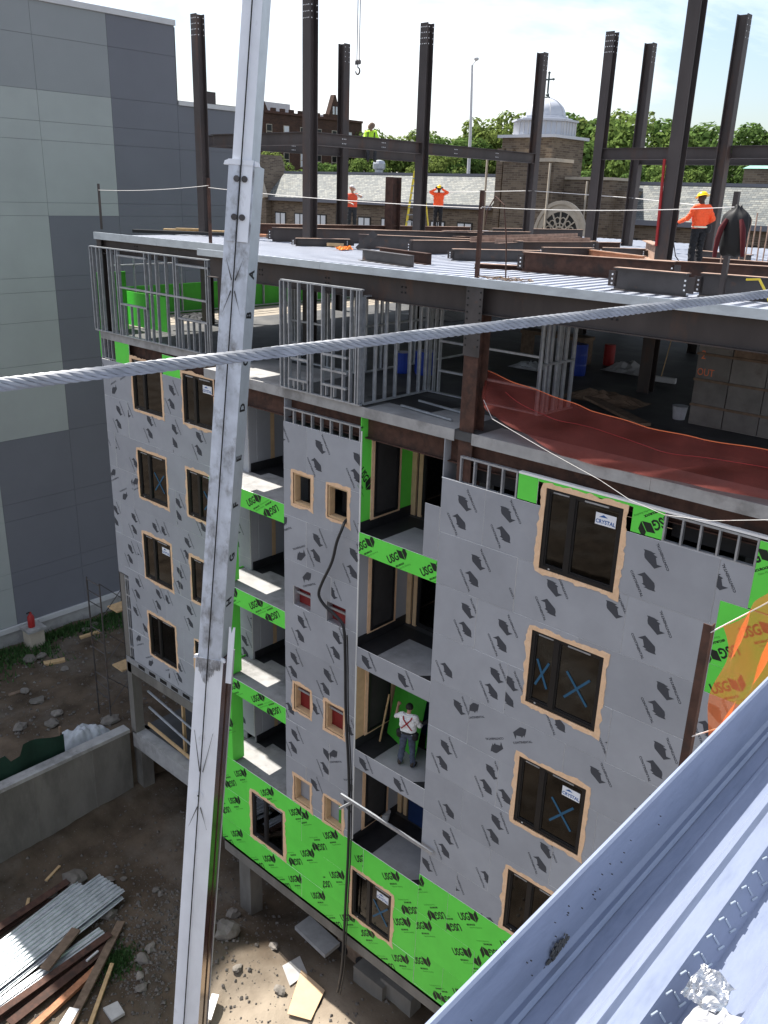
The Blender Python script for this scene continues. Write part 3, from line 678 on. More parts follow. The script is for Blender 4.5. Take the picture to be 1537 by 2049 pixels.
# floor of the open storey (L6), terrace and its parapet
slab(1, -18.99, XR, YF+.02, 36, .18); slab(1, -26, -19.0, YL+.02, 36, .18); slab(1, -28.3, -26.01, 16.7, 36, .18, 'floor_sunlit')
b = B(); b.box(-18.97, -15.85, YF+.05, 16.4, -3.049, -3.046); b.build('lit_floor', 'concrete', BL); b = B(); b.box(-13.1, -10.6, YF+.05, 15.6, -3.049, -3.046); b.build('lit_floor', 'concrete_floor', BL); b = B(); b.box(-10.0, XR, YF+.05, 14.9, -3.049, -3.046); b.build('lit_floor', 'concrete_floor', BL)  # paler strips, sunlight at the floor edge put into the colour
for a, c, y in ((-26.0, -22.5, YL), (-22.495, -19.0, YL)): 
    b = B(); b.box(a, c, y-.004, y+.018, -3.24, -3.02); b.build('slab_edge_strip', 'concrete', BL)
for a, c in ((-18.98, -16.0), (-15.995, -10.55), (-10.1, -6.2), (-6.195, XR)):
    b = B(); b.box(a, c, YF-.003, YF+.018, -3.27, -3.03); b.build('slab_edge_strip', 'concrete', BL)
b = B(); b.box(-28.32, -28.3, 16.7, 34, -3.05, -1.95); b.build('parapet_board', 'green_shaded', BL)
b = B(); b.box(-28.3, -24.5, 16.68, 16.70, -3.02, -1.9); b.build('parapet_board', 'green_board', BL)
b = B(); b.box(-28.3, -24.0, 34, 34.03, -3.05, -1.95); b.build('parapet_board', 'green_board', BL)
b = B(); b.box(-26.25, -26.22, YL+.1, YL+1.2, -3.9, -1.2); b.build('end_board', 'green_board', BL)
# interior columns of the open storey continue up through the deck
TOPZ = 6.6
COLS = [(-25.5,19.1,0),(-25.5,25.7,1),(-25.4,30.4,1),(-20.2,19.0,0),(-20.2,24.1,0),(-20.3,31.0,1),(-16.0,28.4,0),(-15.95,31.0,1),(-9.7,20.8,0),(-11.5,27.8,1)]
for x, y, t in COLS:
    b = B(); b.ibeam((x, y, -3.05), (x, y, TOPZ), .32, .31, .024, .016, up=(0, 1, 0) if t == 0 else (1, 0, 0)); o = b.build('steel_column', 'steel', BL)
    n = (0, -1, 0) if t == 0 else (-1, 0, 0)
    fx = []
    for k in range(4):
        for s_ in (-.11, -.04, .04, .11): fx.append((x+s_, y-.161, TOPZ-.12-.16*k) if t == 0 else (x+.0, y-.161, TOPZ-.12-.16*k))
    q = B()
    for p in (fx if t == 0 else []): q.prism([(p[0]+.015*math.cos(2*PI*k/6), p[1], p[2]+.015*math.sin(2*PI*k/6)) for k in range(6)], (0, -.008, 0))
    for k in range(4):
        for s_ in (-.1, .1):
            q.prism([(x+.161, y+s_+.015*math.cos(2*PI*m/6), TOPZ-.12-.16*k+.015*math.sin(2*PI*m/6)) for m in range(6)], (.006, 0, 0))
    kind(q.build('bolt_hole', 'white_paint', o), 'stuff')
b = B(); b.ibeam((-23.2, 26.1, -.08), (-23.2, 26.1, 2.05), .5, .36, .03, .02, up=(0,1,0)); b.build('column_stub', 'rust', BL)
# next-level beams
for p0, p1 in (((-20.2,19.2,2.92),(-20.2,24.0,2.92)),((-20.2,24.25,2.92),(-20.2,30.9,2.92)),((-25.5,19.25,2.92),(-25.5,25.55,2.92)),((-25.5,25.85,2.92),(-25.4,30.3,2.92)),
               ((-15.9,28.4,2.95),(-11.65,28.2,2.95)),((-11.35,28.0,2.97),(-2.5,28.0,2.97)),((-15.8,31.0,2.9),(-6.0,31.0,2.9)),((-24.9,19.1,2.92),(-20.35,19.05,2.92))):
    b = B(); b.ibeam(p0, p1, .36, .2, .02, .013); o = b.build('steel_beam', 'steel', BL)
    if abs(p0[0]-p1[0]) < .2:
        q = B(); L = p1[1]-p0[1]
        for f_ in (.25, .62):
            for dy in (-.07, 0, .07):
                for dz in (-.07, .06): q.box(p0[0]+.008, p0[0]+.014, p0[1]+L*f_+dy-.012, p0[1]+L*f_+dy+.012, 2.92+dz-.012, 2.92+dz+.012)
        kind(q.build('bolt_hole', 'white_paint', o), 'stuff')
# stud walls ----------------------------------------------------
def stud_mesh(h, wdt=.09, fl=.034):
    me = MB(); me.chan((0,0,0), (0,0,h), wdt, fl, .006, up=(0,1,0))
    m = bpy.data.meshes.new('stud'); m.from_pydata(me.v, [], me.f); m.materials.append(MAT['galv']); return m
def stud_wall(p0, p1, z0, z1, offs, open_=(), rails=(), lean=0.):
    p0 = V(p0); p1 = V(p1); d = (p1-p0); L = d.length; d = d/L; n = V((-d.y, d.x))
    up = (0, 0, 1); P = lambda t, z: V((p0.x+d.x*t, p0.y+d.y*t, z))
    b = B(); b.bar(P(0, z0+.02), P(L, z0+.02), .09, .035)
    wall = b.build('stud_wall', 'galv', BL)
    b = B(); b.bar(P(0, z1-.02), P(L, z1-.02), .09, .035); b.build('top_track', 'galv', wall)
    me = stud_mesh(z1-z0-.08); ang = math.atan2(d.y, d.x)
    for t in offs:
        o = link('stud', me, P(t, z0+.04), wall); o.rotation_euler = (0, 0, ang)
    for (t0, t1, zz) in rails:
        b = B(); b.bar(P(t0, zz), P(t1, zz), .08, .05); b.build('header', 'galv', wall)
    for (t0, t1, za, zb, nn) in open_:
        b = B(); b.bar(P(t0, zb), P(t1, zb), .10, .05)
        for k in range(nn):
            t = t0+(t1-t0)*(k+.5)/nn; b.bar(P(t, za), P(t, zb), .08, .03, up=(d.x, d.y, 0))
        b.build('sill_framing', 'galv', wall)
    return wall
stud_wall((-26.2, YL-.02), (-20.05, YL-.02), -3.0, -.36, [0.02,.18,.42,.62,1.05,1.25,1.5,1.62,3.05,3.3,3.62,4.1,4.5,4.62,6.0,6.1], open_=[(1.62,3.05,-2.95,-2.0,4),(4.62,6.0,-2.95,-2.1,5)], rails=[(1.62,6.0,-1.5),(1.55,3.1,-.55),(4.6,6.1,-.6)])
stud_wall((-15.83, YF-.02), (-13.2, YF-.02), -3.02, -.46, [0.0,.14,.3,.62,.95,1.05,1.42,1.75,2.1,2.32,2.5,2.58], open_=[(.3,.95,-2.95,-2.75,2),(1.42,2.2,-2.95,-2.7,3)], rails=[(.35,.95,-2.25),(1.42,2.2,-2.35),(1.42,2.2,-2.0)])
stud_wall((-13.25, YF+.1), (-13.25, 16.4), -3.02, -.6, [0,.4,.75,1.1,1.6,1.95,2.2], rails=[(0.1,1.6,-1.7)])
stud_wall((-13.2, 16.4), (-10.0, 16.4), -3.02, -.6, [0,.15,.3], rails=[(.3,3.1,-1.75),(.3,3.1,-2.45)])
stud_wall((-15.8, 16.6), (-15.8, 22), -3.02, -.6, [0,.3,.9,1.6,2.3,3.0], rails=[(0,3,-1.8)])
stud_wall((-18.4, 16.6), (-15.8, 16.6), -3.02, -.6, [.1,.2,1.4,1.5,2.5], rails=[(0,1.4,-1.9),(0,1.4,-2.5)])
stud_wall((-10.05, 16.3), (-9.95, 17.6), -3.02, -.6, [0,.2,.35,.6,.7,.9,1.2], rails=[(0,1.2,-1.9)])
stud_wall((-28.26, 17.0), (-28.26, 33), -3.0, -.5, [k*1.0 for k in range(17)], rails=[(0,16,-1.2)])
# kicker studs above the sheathing tops
def kicker(x0, x1, z0, z1, y, n):
    b = B(); b.box(x0, x1, y, y+.09, z1-.04, z1); b.box(x0, x1, y+.001, y+.09, z0, z0+.03); o = b.build('kicker_track', 'galv', BL)
    for k in range(n):
        xx = x0+(x1-x0-.04)*k/(n-1); q = B(); q.box(xx, xx+.035, y+.002, y+.085, z0+.03, z1-.04); q.build('stud', 'galv', o)
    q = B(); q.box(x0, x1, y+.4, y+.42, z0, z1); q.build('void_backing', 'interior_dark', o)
kicker(-10.35, -8.92, -4.14, -3.55, YF+.0, 5); kicker(-5.85, -4.2, -4.13, -3.6, YF+.0, 6); kicker(-15.8, -13.2, -3.90, -3.5, YF+.0, 9); kicker(-25.9, -25.2, -3.88, -3.2, YL+.02, 4)
b = B(); b.box(-8.9, XR, YF-.01, YF+.1, -3.58, -3.54); b.build('top_track', 'white_paint', BL)
b = B(); b.box(-10.8, -8.94, YF-.004, YF+.02, -4.125, -4.11); b.build('panel_top_edge', 'gypsum_edge', BL)
# concrete edges of balconies & lower levels
b = B(); b.box(-26.0, -19.0, YL+.02, YL+.3, -15.62, -15.2); b.build('edge_beam', 'concrete_dark', BL)
b = B(); b.box(-26.0, -19.0, YL+.0, YL+.04, -15.2, -14.97); o = b.build('wall_track', 'galv', BL)
q = B()
for k in range(9): q.box(-25.2+k*.68, -24.8+k*.68, YL-.006, YL-.001, -15.16, -15.02)
kind(q.build('track_slot', 'black', o), 'stuff')
b = B(); b.box(-26.0, -18.9, YL+.02, YL+.45, -18.95, -18.25); b.build('edge_beam', 'concrete', BL)
b = B(); b.box(-18.9, XR, YF+.03, YF+.5, -18.85, -18.365); b.build('edge_beam', 'concrete_dark', BL)
for x, y in ((-25.95, YL+.35), (-18.35, YF+.6), (-12.5, YF+2.6), (-8.0, YF+2.6), (-18.35, 17.5), (-22, 19)):
    b = B(); b.box(x-.28, x+.28, y-.22, y+.28, -22.2, -18.3); b.build('concrete_column', 'concrete_dark', BL)
b = B(); b.box(-26.05, -25.75, YL+.02, YL+.4, -18.3, -11.6); b.build('corner_column', 'concrete_dark', BL)
b = B(); b.box(-26, XR, 20.2, 20.4, -22.3, -18.5); b.build('basement_wall', 'concrete_dark', BL)
b = B(); b.box(-26, -19, 19.7, 19.85, -18.3, -15.6); b.build('inner_wall', 'interior_dark', BL)
# unfinished framing beside the corner column
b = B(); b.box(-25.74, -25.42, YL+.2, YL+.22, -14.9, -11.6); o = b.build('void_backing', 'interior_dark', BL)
b = B()
for z in (-11.75, -12.4, -12.95, -13.75, -14.5): b.box(-25.74, -25.42, YL+.02, YL+.09, z, z+.07)
b.box(-25.74, -25.68, YL+.021, YL+.09, -14.9, -11.6); b.box(-25.58, -25.55, YL+.022, YL+.09, -14.9, -11.6); b.build('gridded_framing', 'galv', o)
# pipes and prop in the open lower storey
b = B(); b.tube([(-25.5, YL+.5, -16.5), (-21.5, YL+.4, -16.9)], .045, 8); b.build('conduit', 'galv', BL)
b = B(); b.tube([(-25.5, YL+.5, -17.2), (-21.3, YL+.4, -17.7)], .045, 8); b.build('conduit', 'galv', BL)
b = B(); b.bar((-23.4, YL+.6, -18.2), (-23.4, YL+.6, -15.7), .1, .1); b.build('timber_prop', 'wood', BL)
b = B(); b.bar((-25.3, YL+.3, -17.75), (-21.5, YL+.35, -18.15), .05, .14); b.build('guard_plank', 'wood', BL)
# concrete core wall in the open storey
cw = B()
zs_ = [-3.05, -2.6, -2.05, -1.5, -.95, -.3]; xs_ = [-7.5, -6.75, -6.0, -5.2, -4.4, -3.6, -2.8, -2.0]
core = B().box(-7.5, -1.2, 18.45, 18.6, -3.05, -.2).build('core_wall', 'concrete', BL)
for i in range(len(xs_)-1):
    for j in range(len(zs_)-1):
        q = B(); q.box(xs_[i]+.012, xs_[i+1]-.012, 18.40, 18.448, zs_[j]+.02, zs_[j+1]-.02); q.build('formwork_panel', 'old_wood' if (i, j) in ((1,3),(2,3)) else 'form_panel', core)
q = B()
for j in (1, 2, 3): q.bar((-7.5, 18.37, zs_[j]), (-1.3, 18.37, zs_[j]), .03, .05)
q.build('waler', 'old_wood', core)
for s_, px, pz, sz in (('2', onY(1408, 715, 18.4).x, onY(1408, 718, 18.4).z, .26), ('OUT', onY(1411, 752, 18.4).x, onY(1411, 752, 18.4).z, .22)):
    tv, tf = text2d(s_, sz); q = B(); q.add([(px+p[0]*.8, 18.398, pz+p[1]) for p in tv], tf); q.build('sprayed_mark', 'spray_orange', core)

# ------------------------------------------------------------------ wing we stand on
WG = thing('near_roof_wing', 'bare metal roof deck edge of the wing in the bottom right corner', 'roof', (3, 4, -18))
EX = -.74
b = B(); b.prof((EX+.035, -3, 0), (EX+.035, 13.9, 0), [(-.035,0),(-.035,.0),(-.026,.004),(-.020,-.002),(-.030,-.004),(-.012,-.17),(.0,-.178),(.012,-.176),(.02,-.186),(-.03,-.19)], up=(0,0,1)); 
o = b.build('edge_angle', 'galv_near', WG)
per = [(0, 0), (.052, 0), (.056, .004), (.062, .004), (.066, 0), (.118, 0), (.128, .013), (.140, .013), (.152, 0), (.205, 0), (.245, -.075), (.335, -.075)]
xx = EX+.042; k = 0
while xx < 5.2:
    b = B(); pr = [(xx+a_, -.19+h_) for a_, h_ in per]+[(xx+.375, -.19)]; n = len(pr)
    b.add([(a_, -3, h_) for a_, h_ in pr]+[(a_, 13.9, h_) for a_, h_ in pr], [(i, i+1, n+i+1, n+i) for i in range(n-1)]); sh_ = b.build('deck_sheet', 'galv_near', WG)
    if k < 2:
        rp = B()
        for m in range(52):                      # embossed dashes in the sloping rib web
            y0 = .3+m*.075; f = lambda t_, y_: V((xx+.205+.04*t_+.0015, y_, -.19-.075*t_+.001))
            rp.bar(f(.12, y0), f(.2, y0+.025), .004, .004); rp.bar(f(.3, y0+.032), f(.62, y0+.04), .004, .004); rp.bar(f(.72, y0+.03), f(.82, y0+.06), .004, .004)
        kind(rp.build('embossing', 'galv_edge', sh_), 'stuff')
    xx += .375; k += 1
b = B(); b.box(EX+.03, 5.5, -3, 13.9, -.54, -.29); b.build('edge_beam', 'steel', WG)
b = B(); b.box(EX+.05, 5.5, -3, 13.85, -22, -.55); b.build('wall', 'sheathing', WG)
b = B(); b.box(-2.15, EX+.04, 5.85, 13.8, -3.25, -3.05); b.build('floor_slab', 'concrete', WG)
# burn mark, tear and foil on the deck
def blob(c, r, n, seed, up, jag=.3):
    rnd = random.Random(seed); c = V(c); up = V(up).normalized(); a = up.cross(V((0,1,.2))).normalized(); d = up.cross(a)
    return [c+(a*math.cos(2*PI*k/n)+d*math.sin(2*PI*k/n))*r*(1+rnd.uniform(-jag, jag)) for k in range(n)]
bp_ = V((EX+.028, 1.50, -.165))
q = B()
for k in range(80):
    rr = random.Random(k); p = V((EX+.0245+rr.uniform(-.002, .002), 1.47+rr.gauss(0, .02), -.152+rr.gauss(0, .012))); q.prism(blob(p, rr.uniform(.002, .007), 7, k, (1,0,.05)), (.0015, 0, 0))
for k in range(22):
    rr = random.Random(100+k); p = V((EX+.02, 1.5+rr.gauss(0, .25), -.09+rr.gauss(0, .03))); q.prism(blob(p, .0016, 5, k, (1,0,.1)), (.004, 0, 0))
kind(q.build('burn_mark', 'grime', WG), 'stuff')
def crumple(name, c, size, seed, mat, label, cat, flat=.5, n=26):
    b = B(); vs = []
    for j in range(n):
        for i in range(n):
            u, v_ = i/(n-1)-.5, j/(n-1)-.5; q = V((u*3.2, v_*3.2, seed*3.7)); w_ = V((u*8, v_*8, seed*1.3))
            r = abs(noise.noise(q))+.3*abs(noise.noise(w_)); e = 1+.35*noise.noise(V((u*2, v_*2, seed)))
            vs.append((c[0]+size*e*(u+.12*noise.noise(q+V((9, 0, 0)))), c[1]+1.25*size*e*(v_+.12*noise.noise(q+V((0, 9, 0)))), c[2]+size*(.02+flat*r)))
    b.add(vs, [(j*n+i, j*n+i+1, (j+1)*n+i+1, (j+1)*n+i) for j in range(n-1) for i in range(n-1)])
    o = b.build(name, mat, None)
    md = o.modifiers.new('solid', 'SOLIDIFY'); md.thickness = size*.012
    return tag(o, label, cat)
pf = onZ(1415, 1985, -.19)
crumple('foil_wrapper', (pf.x, pf.y, -.189), .085, 5, 'foil', 'crumpled silver foil wrapper on the near metal roof deck', 'litter', .22)
pf = onZ(1430, 2045, -.19)
crumple('tissue', (pf.x, pf.y-.01, -.187), .09, 9, 'tissue', 'torn white paper scrap below the crumpled foil on the near deck', 'litter', .14)
# foreground wire rope
rp0, rp1 = at(0, 770, .70), at(1537, 588, 1.165); dr_ = (rp1-rp0)
ra, rb = rp0-dr_*1.6, rp1+dr_*3.2; L = (rb-ra).length; d = (rb-ra).normalized(); a = d.cross(V((0,0,1))).normalized(); c = d.cross(a)
WR = thing('wire_rope', 'thick grey twisted wire rope stretched across the whole view close by', 'rope', tuple(ra))
nseg = int(L/.0045)
for s_ in range(6):
    pts = []
    for k in range(nseg+1):
        t = k*L/nseg; ph = 2*PI*(t/.055)+s_*PI/3; sag = -.000*math.sin(PI*t/L)
        pts.append(ra+d*t+(a*math.cos(ph)+c*math.sin(ph))*.0036)
    q = B(); q.tube(pts, .0023, 6); q.build('strand', 'rope_steel', WR, smooth=True)
q = B(); q.tube([ra, rb], .0032, 6); q.build('core', 'rope_steel', WR)
for nm, pp in (('left', ra), ('right', rb)):
    b = B(); b.angle((pp.x, pp.y, -.2), (pp.x, pp.y, pp.z+.06), .06, .006); o = b.build('guard_post', 'rust', None)
    tag(o, 'angle iron post holding the near end of the thick wire rope' if nm == 'left' else 'angle iron post holding the far end of the thick wire rope', 'post')

# ------------------------------------------------------------------ grey building on the left
GX = -37.0
GB = thing('grey_building', 'tall windowless grey panelled building on the left', 'building', (-45, 25, -19))
b = B(); b.box(GX-16, GX-.03, 8.8, 26.4, -19.6, 8.15); b.box(GX-16, GX-.031, 26.4, 30.6, -19.6, 4.95); b.build('core', 'grey_dark', GB)
ygs = [8.8, 12.5, 16.05, 19.55, 22.95, 26.4, 29.9, 30.6]
zgs = [-18.1, -16.2, -15.5, -13.0, -12.2, -9.28, -6.78, -6.1, -4.25, -3.0, -2.4, .12, .65, 3.1, 3.83, 5.0, 7.0, 8.25]
for i in range(len(ygs)-1):
    for j in range(len(zgs)-1):
        y0, y1, z0, z1 = ygs[i], ygs[i+1], zgs[j], zgs[j+1]
        if y0 >= 26.3 and z0 >= 4.9: continue
        ym, zm = (y0+y1)/2, (z0+z1)/2
        if zm > .12: light = ym < 22.95
        elif zm > -9.28: light = ym < 19.55
        else: light = ym < 16.0
        m = ('grey_mid' if zm > 5.0 else 'grey_light') if light else 'grey_dark'
        q = B(); q.box(GX-.03, GX, y0+.006, y1-.006, z0+.006, z1-.006); q.build('wall_panel', m, GB)
b = B(); b.box(GX-.4, GX+.06, 8.75, 26.45, 8.25, 8.48); b.box(GX-.4, GX+.06, 26.46, 30.65, 5.0, 5.2); b.build('coping', 'coping', GB)
b = B(); b.box(GX-.2, GX+.12, 8.8, 30.6, -18.35, -18.12); b.build('base_ledge', 'coping', GB)
b = B(); b.box(GX-.2, GX+.06, 8.8, 30.6, -20, -18.35); b.build('plinth', 'concrete', GB)
b = B(); b.box(GX-6, GX-.05, 26.44, 26.47, 5.2, 8.2); b.build('return_wall', 'brown_brick', GB)
for y in (29.0,):
    b = B(); b.box(GX-2.2, GX-1.4, y, y+.7, 5.0, 5.9); b.build('roof_vent', 'steel', GB)

# ------------------------------------------------------------------ church
CH = thing('church', 'brick church with slate roof and a tower under a white dome with cross', 'church', (-45, 68, -18.6))
CYF = 65.0
def cY(x, y): return onY(x, y, CYF)
b = B(); b.box(-90, -46.2, CYF, CYF+8, -19, .55); b.box(-38.8, -12, CYF, CYF+8, -19, .2); b.build('nave_wall', 'church_brick', CH)
def roof(x0, x1, ze, zr, name='roof'):
    b = B(); b.prism([(x0, CYF-.35, ze), (x0, CYF+2.3, zr), (x0, CYF+7, zr-.4), (x0, CYF+8.2, ze)], (x1-x0, 0, 0)); r = b.build(name, 'slate', CH)
    b = B(); b.box(x0, x1, CYF+2.2, CYF+2.55, zr-.05, zr+.18); b.build('ridge_cap', 'grey_dark', r)
    b = B(); b.box(x0, x1, CYF-.5, CYF-.3, ze-.35, ze+.02); b.build('gutter', 'grey_dark', r); return r
roof(-75.5, -46.2, .72, 3.15); roof(-37.5, -12, .15, 2.75)
# west gable with coping at the far left end
b = B(); b.prism([(-79.6, CYF-.8, -19), (-75.0, CYF-.8, -19), (-75.0, CYF-.8, .4), (-75.6, CYF-.8, 1.6), (-77.0, CYF-.8, 4.9), (-78.6, CYF-.8, 1.8), (-79.6, CYF-.8, .4)], (0, 4, 0)); gb = b.build('gable', 'church_brick', CH)
b = B(); b.bar((-75.0, CYF-.9, .6), (-76.9, CYF-.9, 5.0), .5, .35); b.bar((-79.6, CYF-.9, .6), (-77.1, CYF-.9, 5.0), .5, .35); b.box(-77.3, -76.7, CYF-.95, CYF-.7, .9, 2.9); b.build('coping', 'limestone', gb)
for x in [-79.4]+[-73.6+k*3.05 for k in range(9)]+[-36.5+k*3.1 for k in range(7)]:
    zt = -.75 if x < -40 else -1.2
    b = B(); b.box(x-.85, x+.85, CYF-.06 if x > -79 else CYF-.88, CYF+.02, zt-1.7, zt); w_ = b.build('window', 'frame_black', CH)
    yb = (CYF-.075 if x > -79 else CYF-.9)
    for a in (-.72, .08):
        q = B(); q.box(x+a, x+a+.64, yb, yb+.014, zt-1.6, zt-.12); q.build('pane', 'shutter_white', w_)
    for zr_ in (-5.2, -9.2):
        b = B(); b.box(x-.85, x+.85, CYF-.06, CYF+.02, zr_-1.7, zr_); w2 = b.build('window', 'frame_black', CH)
# tower
tx0, tx1 = -45.1, -40.3; TY = CYF-1.0; TD = 4.8
def boxp(name, x0, x1, y0, y1, z0, z1, m, par=CH): b = B(); b.box(x0, x1, y0, y1, z0, z1); return b.build(name, m, par)
tw = boxp('tower', tx0, tx1, TY, TY+TD, -19, 6.0, 'church_brick')
for x in (tx0-.2, -44.4, -42.6, tx1-.4): boxp('buttress', x, x+.6, TY-.35, TY, -19, 5.2, 'church_brick', tw)
boxp('porch_block', -43.0, -38.3, TY-2.6, TY, -19, 4.1, 'church_brick', tw); boxp('porch_coping', -43.3, -38.2, TY-2.7, TY-.02, 4.1, 4.35, 'limestone', tw)
boxp('side_block', -38.29, -34.2, TY-1.0, TY+3, -19, 2.9, 'church_brick', tw); boxp('side_coping', -38.25, -34.1, TY-1.1, TY+3, 2.9, 3.1, 'limestone', tw)
boxp('side_block', -36.0, -33.5, TY-.2, TY+3, -19, 2.2, 'church_brick', tw)
b = B(); b.tube([(-38.6, TY-2.75, -10), (-38.6, TY-2.75, 4.0)], .09, 6); b.tube([(-46.35, TY-.2, -10), (-46.35, TY-.2, 5.0)], .09, 6); b.tube([(-36.2, TY-1.15, -10), (-36.2, TY-1.15, 2.8)], .08, 6); b.tube([(-41.9, TY-.45, 4.3), (-41.9, TY-.45, 6.0)], .09, 6); b.build('downpipe', 'limestone', tw)
boxp('cornice', tx0-.3, tx1+.3, TY-.3, TY+TD+.3, 6.0, 6.22, 'dome_white', tw)
ccx, ccy = (tx0+tx1)/2, TY+TD/2
def ngon(n, r, z, ph=PI/8): return [(ccx+r*math.cos(ph+2*PI*k/n), ccy+r*math.sin(ph+2*PI*k/n), z) for k in range(n)]
b = B(); b.prism(ngon(8, 2.55, 6.22), (0, 0, 1.05)); dr = b.build('drum', 'dome_white', CH)
q = B()
for k in range(8):
    a0 = PI/8+2*PI*k/8; a1 = PI/8+2*PI*(k+1)/8
    for t in (.06, .28, .5, .72, .94):
        x = ccx+2.55*(math.cos(a0)*(1-t)+math.cos(a1)*t); y = ccy+2.55*(math.sin(a0)*(1-t)+math.sin(a1)*t); q.box(x-.045, x+.045, y-.045, y+.045, 6.26, 7.24)
kind(q.build('drum_rib', 'coping', dr), 'stuff')
b = B(); b.prism(ngon(8, 2.75, 7.27), (0, 0, .14)); b.build('dome_step', 'dome_white', dr)
b = B(); b.prism(ngon(8, 2.2, 7.41), (0, 0, .14)); b.build('dome_step', 'dome_white', dr)
b = B(); b.prism(ngon(8, 1.85, 7.55), (0, 0, .16)); b.build('dome_step', 'dome_white', dr)
b = B(); R_ = 1.62; b.lathe((ccx, ccy, 7.71), [(R_*math.cos(t*PI/2/9), R_*.85*math.sin(t*PI/2/9)) for t in range(9)]+[(.1, R_*.855)], 24); dm = b.build('dome', 'dome_white', CH, smooth=True)
q = B()
for k in range(8):
    a0 = 2*PI*k/8; q.tube([(ccx+math.cos(a0)*R_*1.0*math.cos(t*PI/2/9), ccy+math.sin(a0)*R_*math.cos(t*PI/2/9), 7.71+R_*.85*math.sin(t*PI/2/9)) for t in range(9)], .035, 5)
kind(q.build('dome_rib', 'coping', dm), 'stuff')
b = B(); b.lathe((ccx, ccy, 9.05), [(.25, 0), (.25, .1), (.13, .2), (.16, .3), (.06, .42)], 10); b.tube([(ccx, ccy, 9.2), (ccx, ccy, 10.95)], .075, 6); b.bar((ccx-.42, ccy, 10.45), (ccx+.42, ccy, 10.45), .11, .11)
for dx, dz in ((-.44, 10.45), (.44, 10.45), (0, 10.95)): b.lathe((ccx+dx, ccy, dz-.1), [(.02, 0), (.11, .05), (.11, .15), (.02, .2)], 8)
b.build('cross', 'bronze', dm)
# arched tracery window on the porch
ax, ay, az = -41.1, TY-2.62, -1.35
AR = onY(1120, 460, TY-2.62); ax, az = AR.x, AR.z-.5
q = B()
for r0, r1, yy in ((2.1, 2.35, .10), (1.62, 1.85, .05), (1.85, 2.1, .02)):
    n = 18
    for k in range(n):
        a0, a1 = PI*k/n, PI*(k+1)/n
        pa = [(ax+r*math.cos(t), ay-yy, az+r*1.12*math.sin(t)) for r, t in ((r0, a0), (r1, a0), (r1, a1), (r0, a1))]
        q.prism(pa, (0, .12+yy, 0))
ar = q.build('arched_window', 'limestone', CH)
q = B(); q.prism([(ax+1.62*math.cos(PI*k/16), ay-.005, az+1.62*1.12*math.sin(PI*k/16)) for k in range(17)], (0, .03, 0)); q.build('pane', 'frame_black', ar)
q = B()
for k in range(7):
    t = PI*(k+.5)/7; q.bar((ax+.45*math.cos(t), ay-.04, az+.2+.45*math.sin(t)), (ax+1.62*math.cos(t), ay-.04, az+1.62*1.12*math.sin(t)), .1, .1, up=(0, 1, 0))
for k in range(6):
    t = PI*(k+1)/7; cxx, czz = ax+1.1*math.cos(t), az+1.2*math.sin(t)
    q.tube([(cxx+.24*math.cos(m*PI/4), ay-.05, czz+.24*math.sin(m*PI/4)) for m in range(9)], .045, 5)
q.tube([(ax+.5*math.cos(m*PI/6), ay-.05, az+.25+.5*math.sin(m*PI/6)) for m in range(13)], .06, 5)
q.build('tracery', 'limestone', ar)
# roof plant: small copper-roofed lantern, vent
boxp('lantern_base', -26.8, -19, CYF+4, CYF+9, 2, 4.0, 'church_brick'); b = B(); b.add([(-26.9, CYF+3.9, 4.0), (-21.9, CYF+3.9, 4.0), (-21.9, CYF+9, 4.0), (-26.9, CYF+9, 4.0), (-25, CYF+6.4, 5.3), (-23.4, CYF+6.4, 5.3)], [(0,1,5,4),(1,2,5),(2,3,4,5),(3,0,4),(0,3,2,1)]); b.build('copper_roof', 'copper', CH)
b = B(); b.lathe((-62.6, CYF+3.2, 3.0), [(.42, 0), (.42, .6), (.62, .7), (.62, 1.15), (.5, 1.4), (.1, 1.5)], 14); b.build('roof_ventilator', 'galv', CH)
b = B(); b.box(-38.0, -33.6, CYF-.42, CYF-.36, -3, 1.0); b.prism([(-36.9, CYF-.4, .1), (-33.4, CYF-.45, .1), (-35.9, CYF+1.8, 2.75), (-36.7, CYF+1.8, 2.75)], (0, .05, .06)); b.build('lead_valley', 'grey_dark', CH)
# pole on the roof
b = B(); b.tube([(-51.4, 68, 2.0), (-51.45, 68, 6.5), (-51.7, 68, 12.2)], [.17, .14, .1], 10); b.lathe((-51.3, 68, 12.5), [(.05, 0), (.22, .1), (.22, .25), (.05, .35)], 8); b.tube([(-51.7, 68, 12.2), (-51.3, 68, 12.55)], .04, 5); tag(b.build('lamp_pole', 'coping'), 'tall slim grey pole rising behind the slate roof', 'pole')
b = B(); b.tube([(-24.6, 72, 4.0), (-24.3, 72, 11.6)], .05, 6); b.box(-24.5, -24.2, 71.95, 72.05, 8.6, 9.6); tag(b.build('antenna_mast', 'coping'), 'thin antenna mast behind the copper lantern on the right', 'antenna')
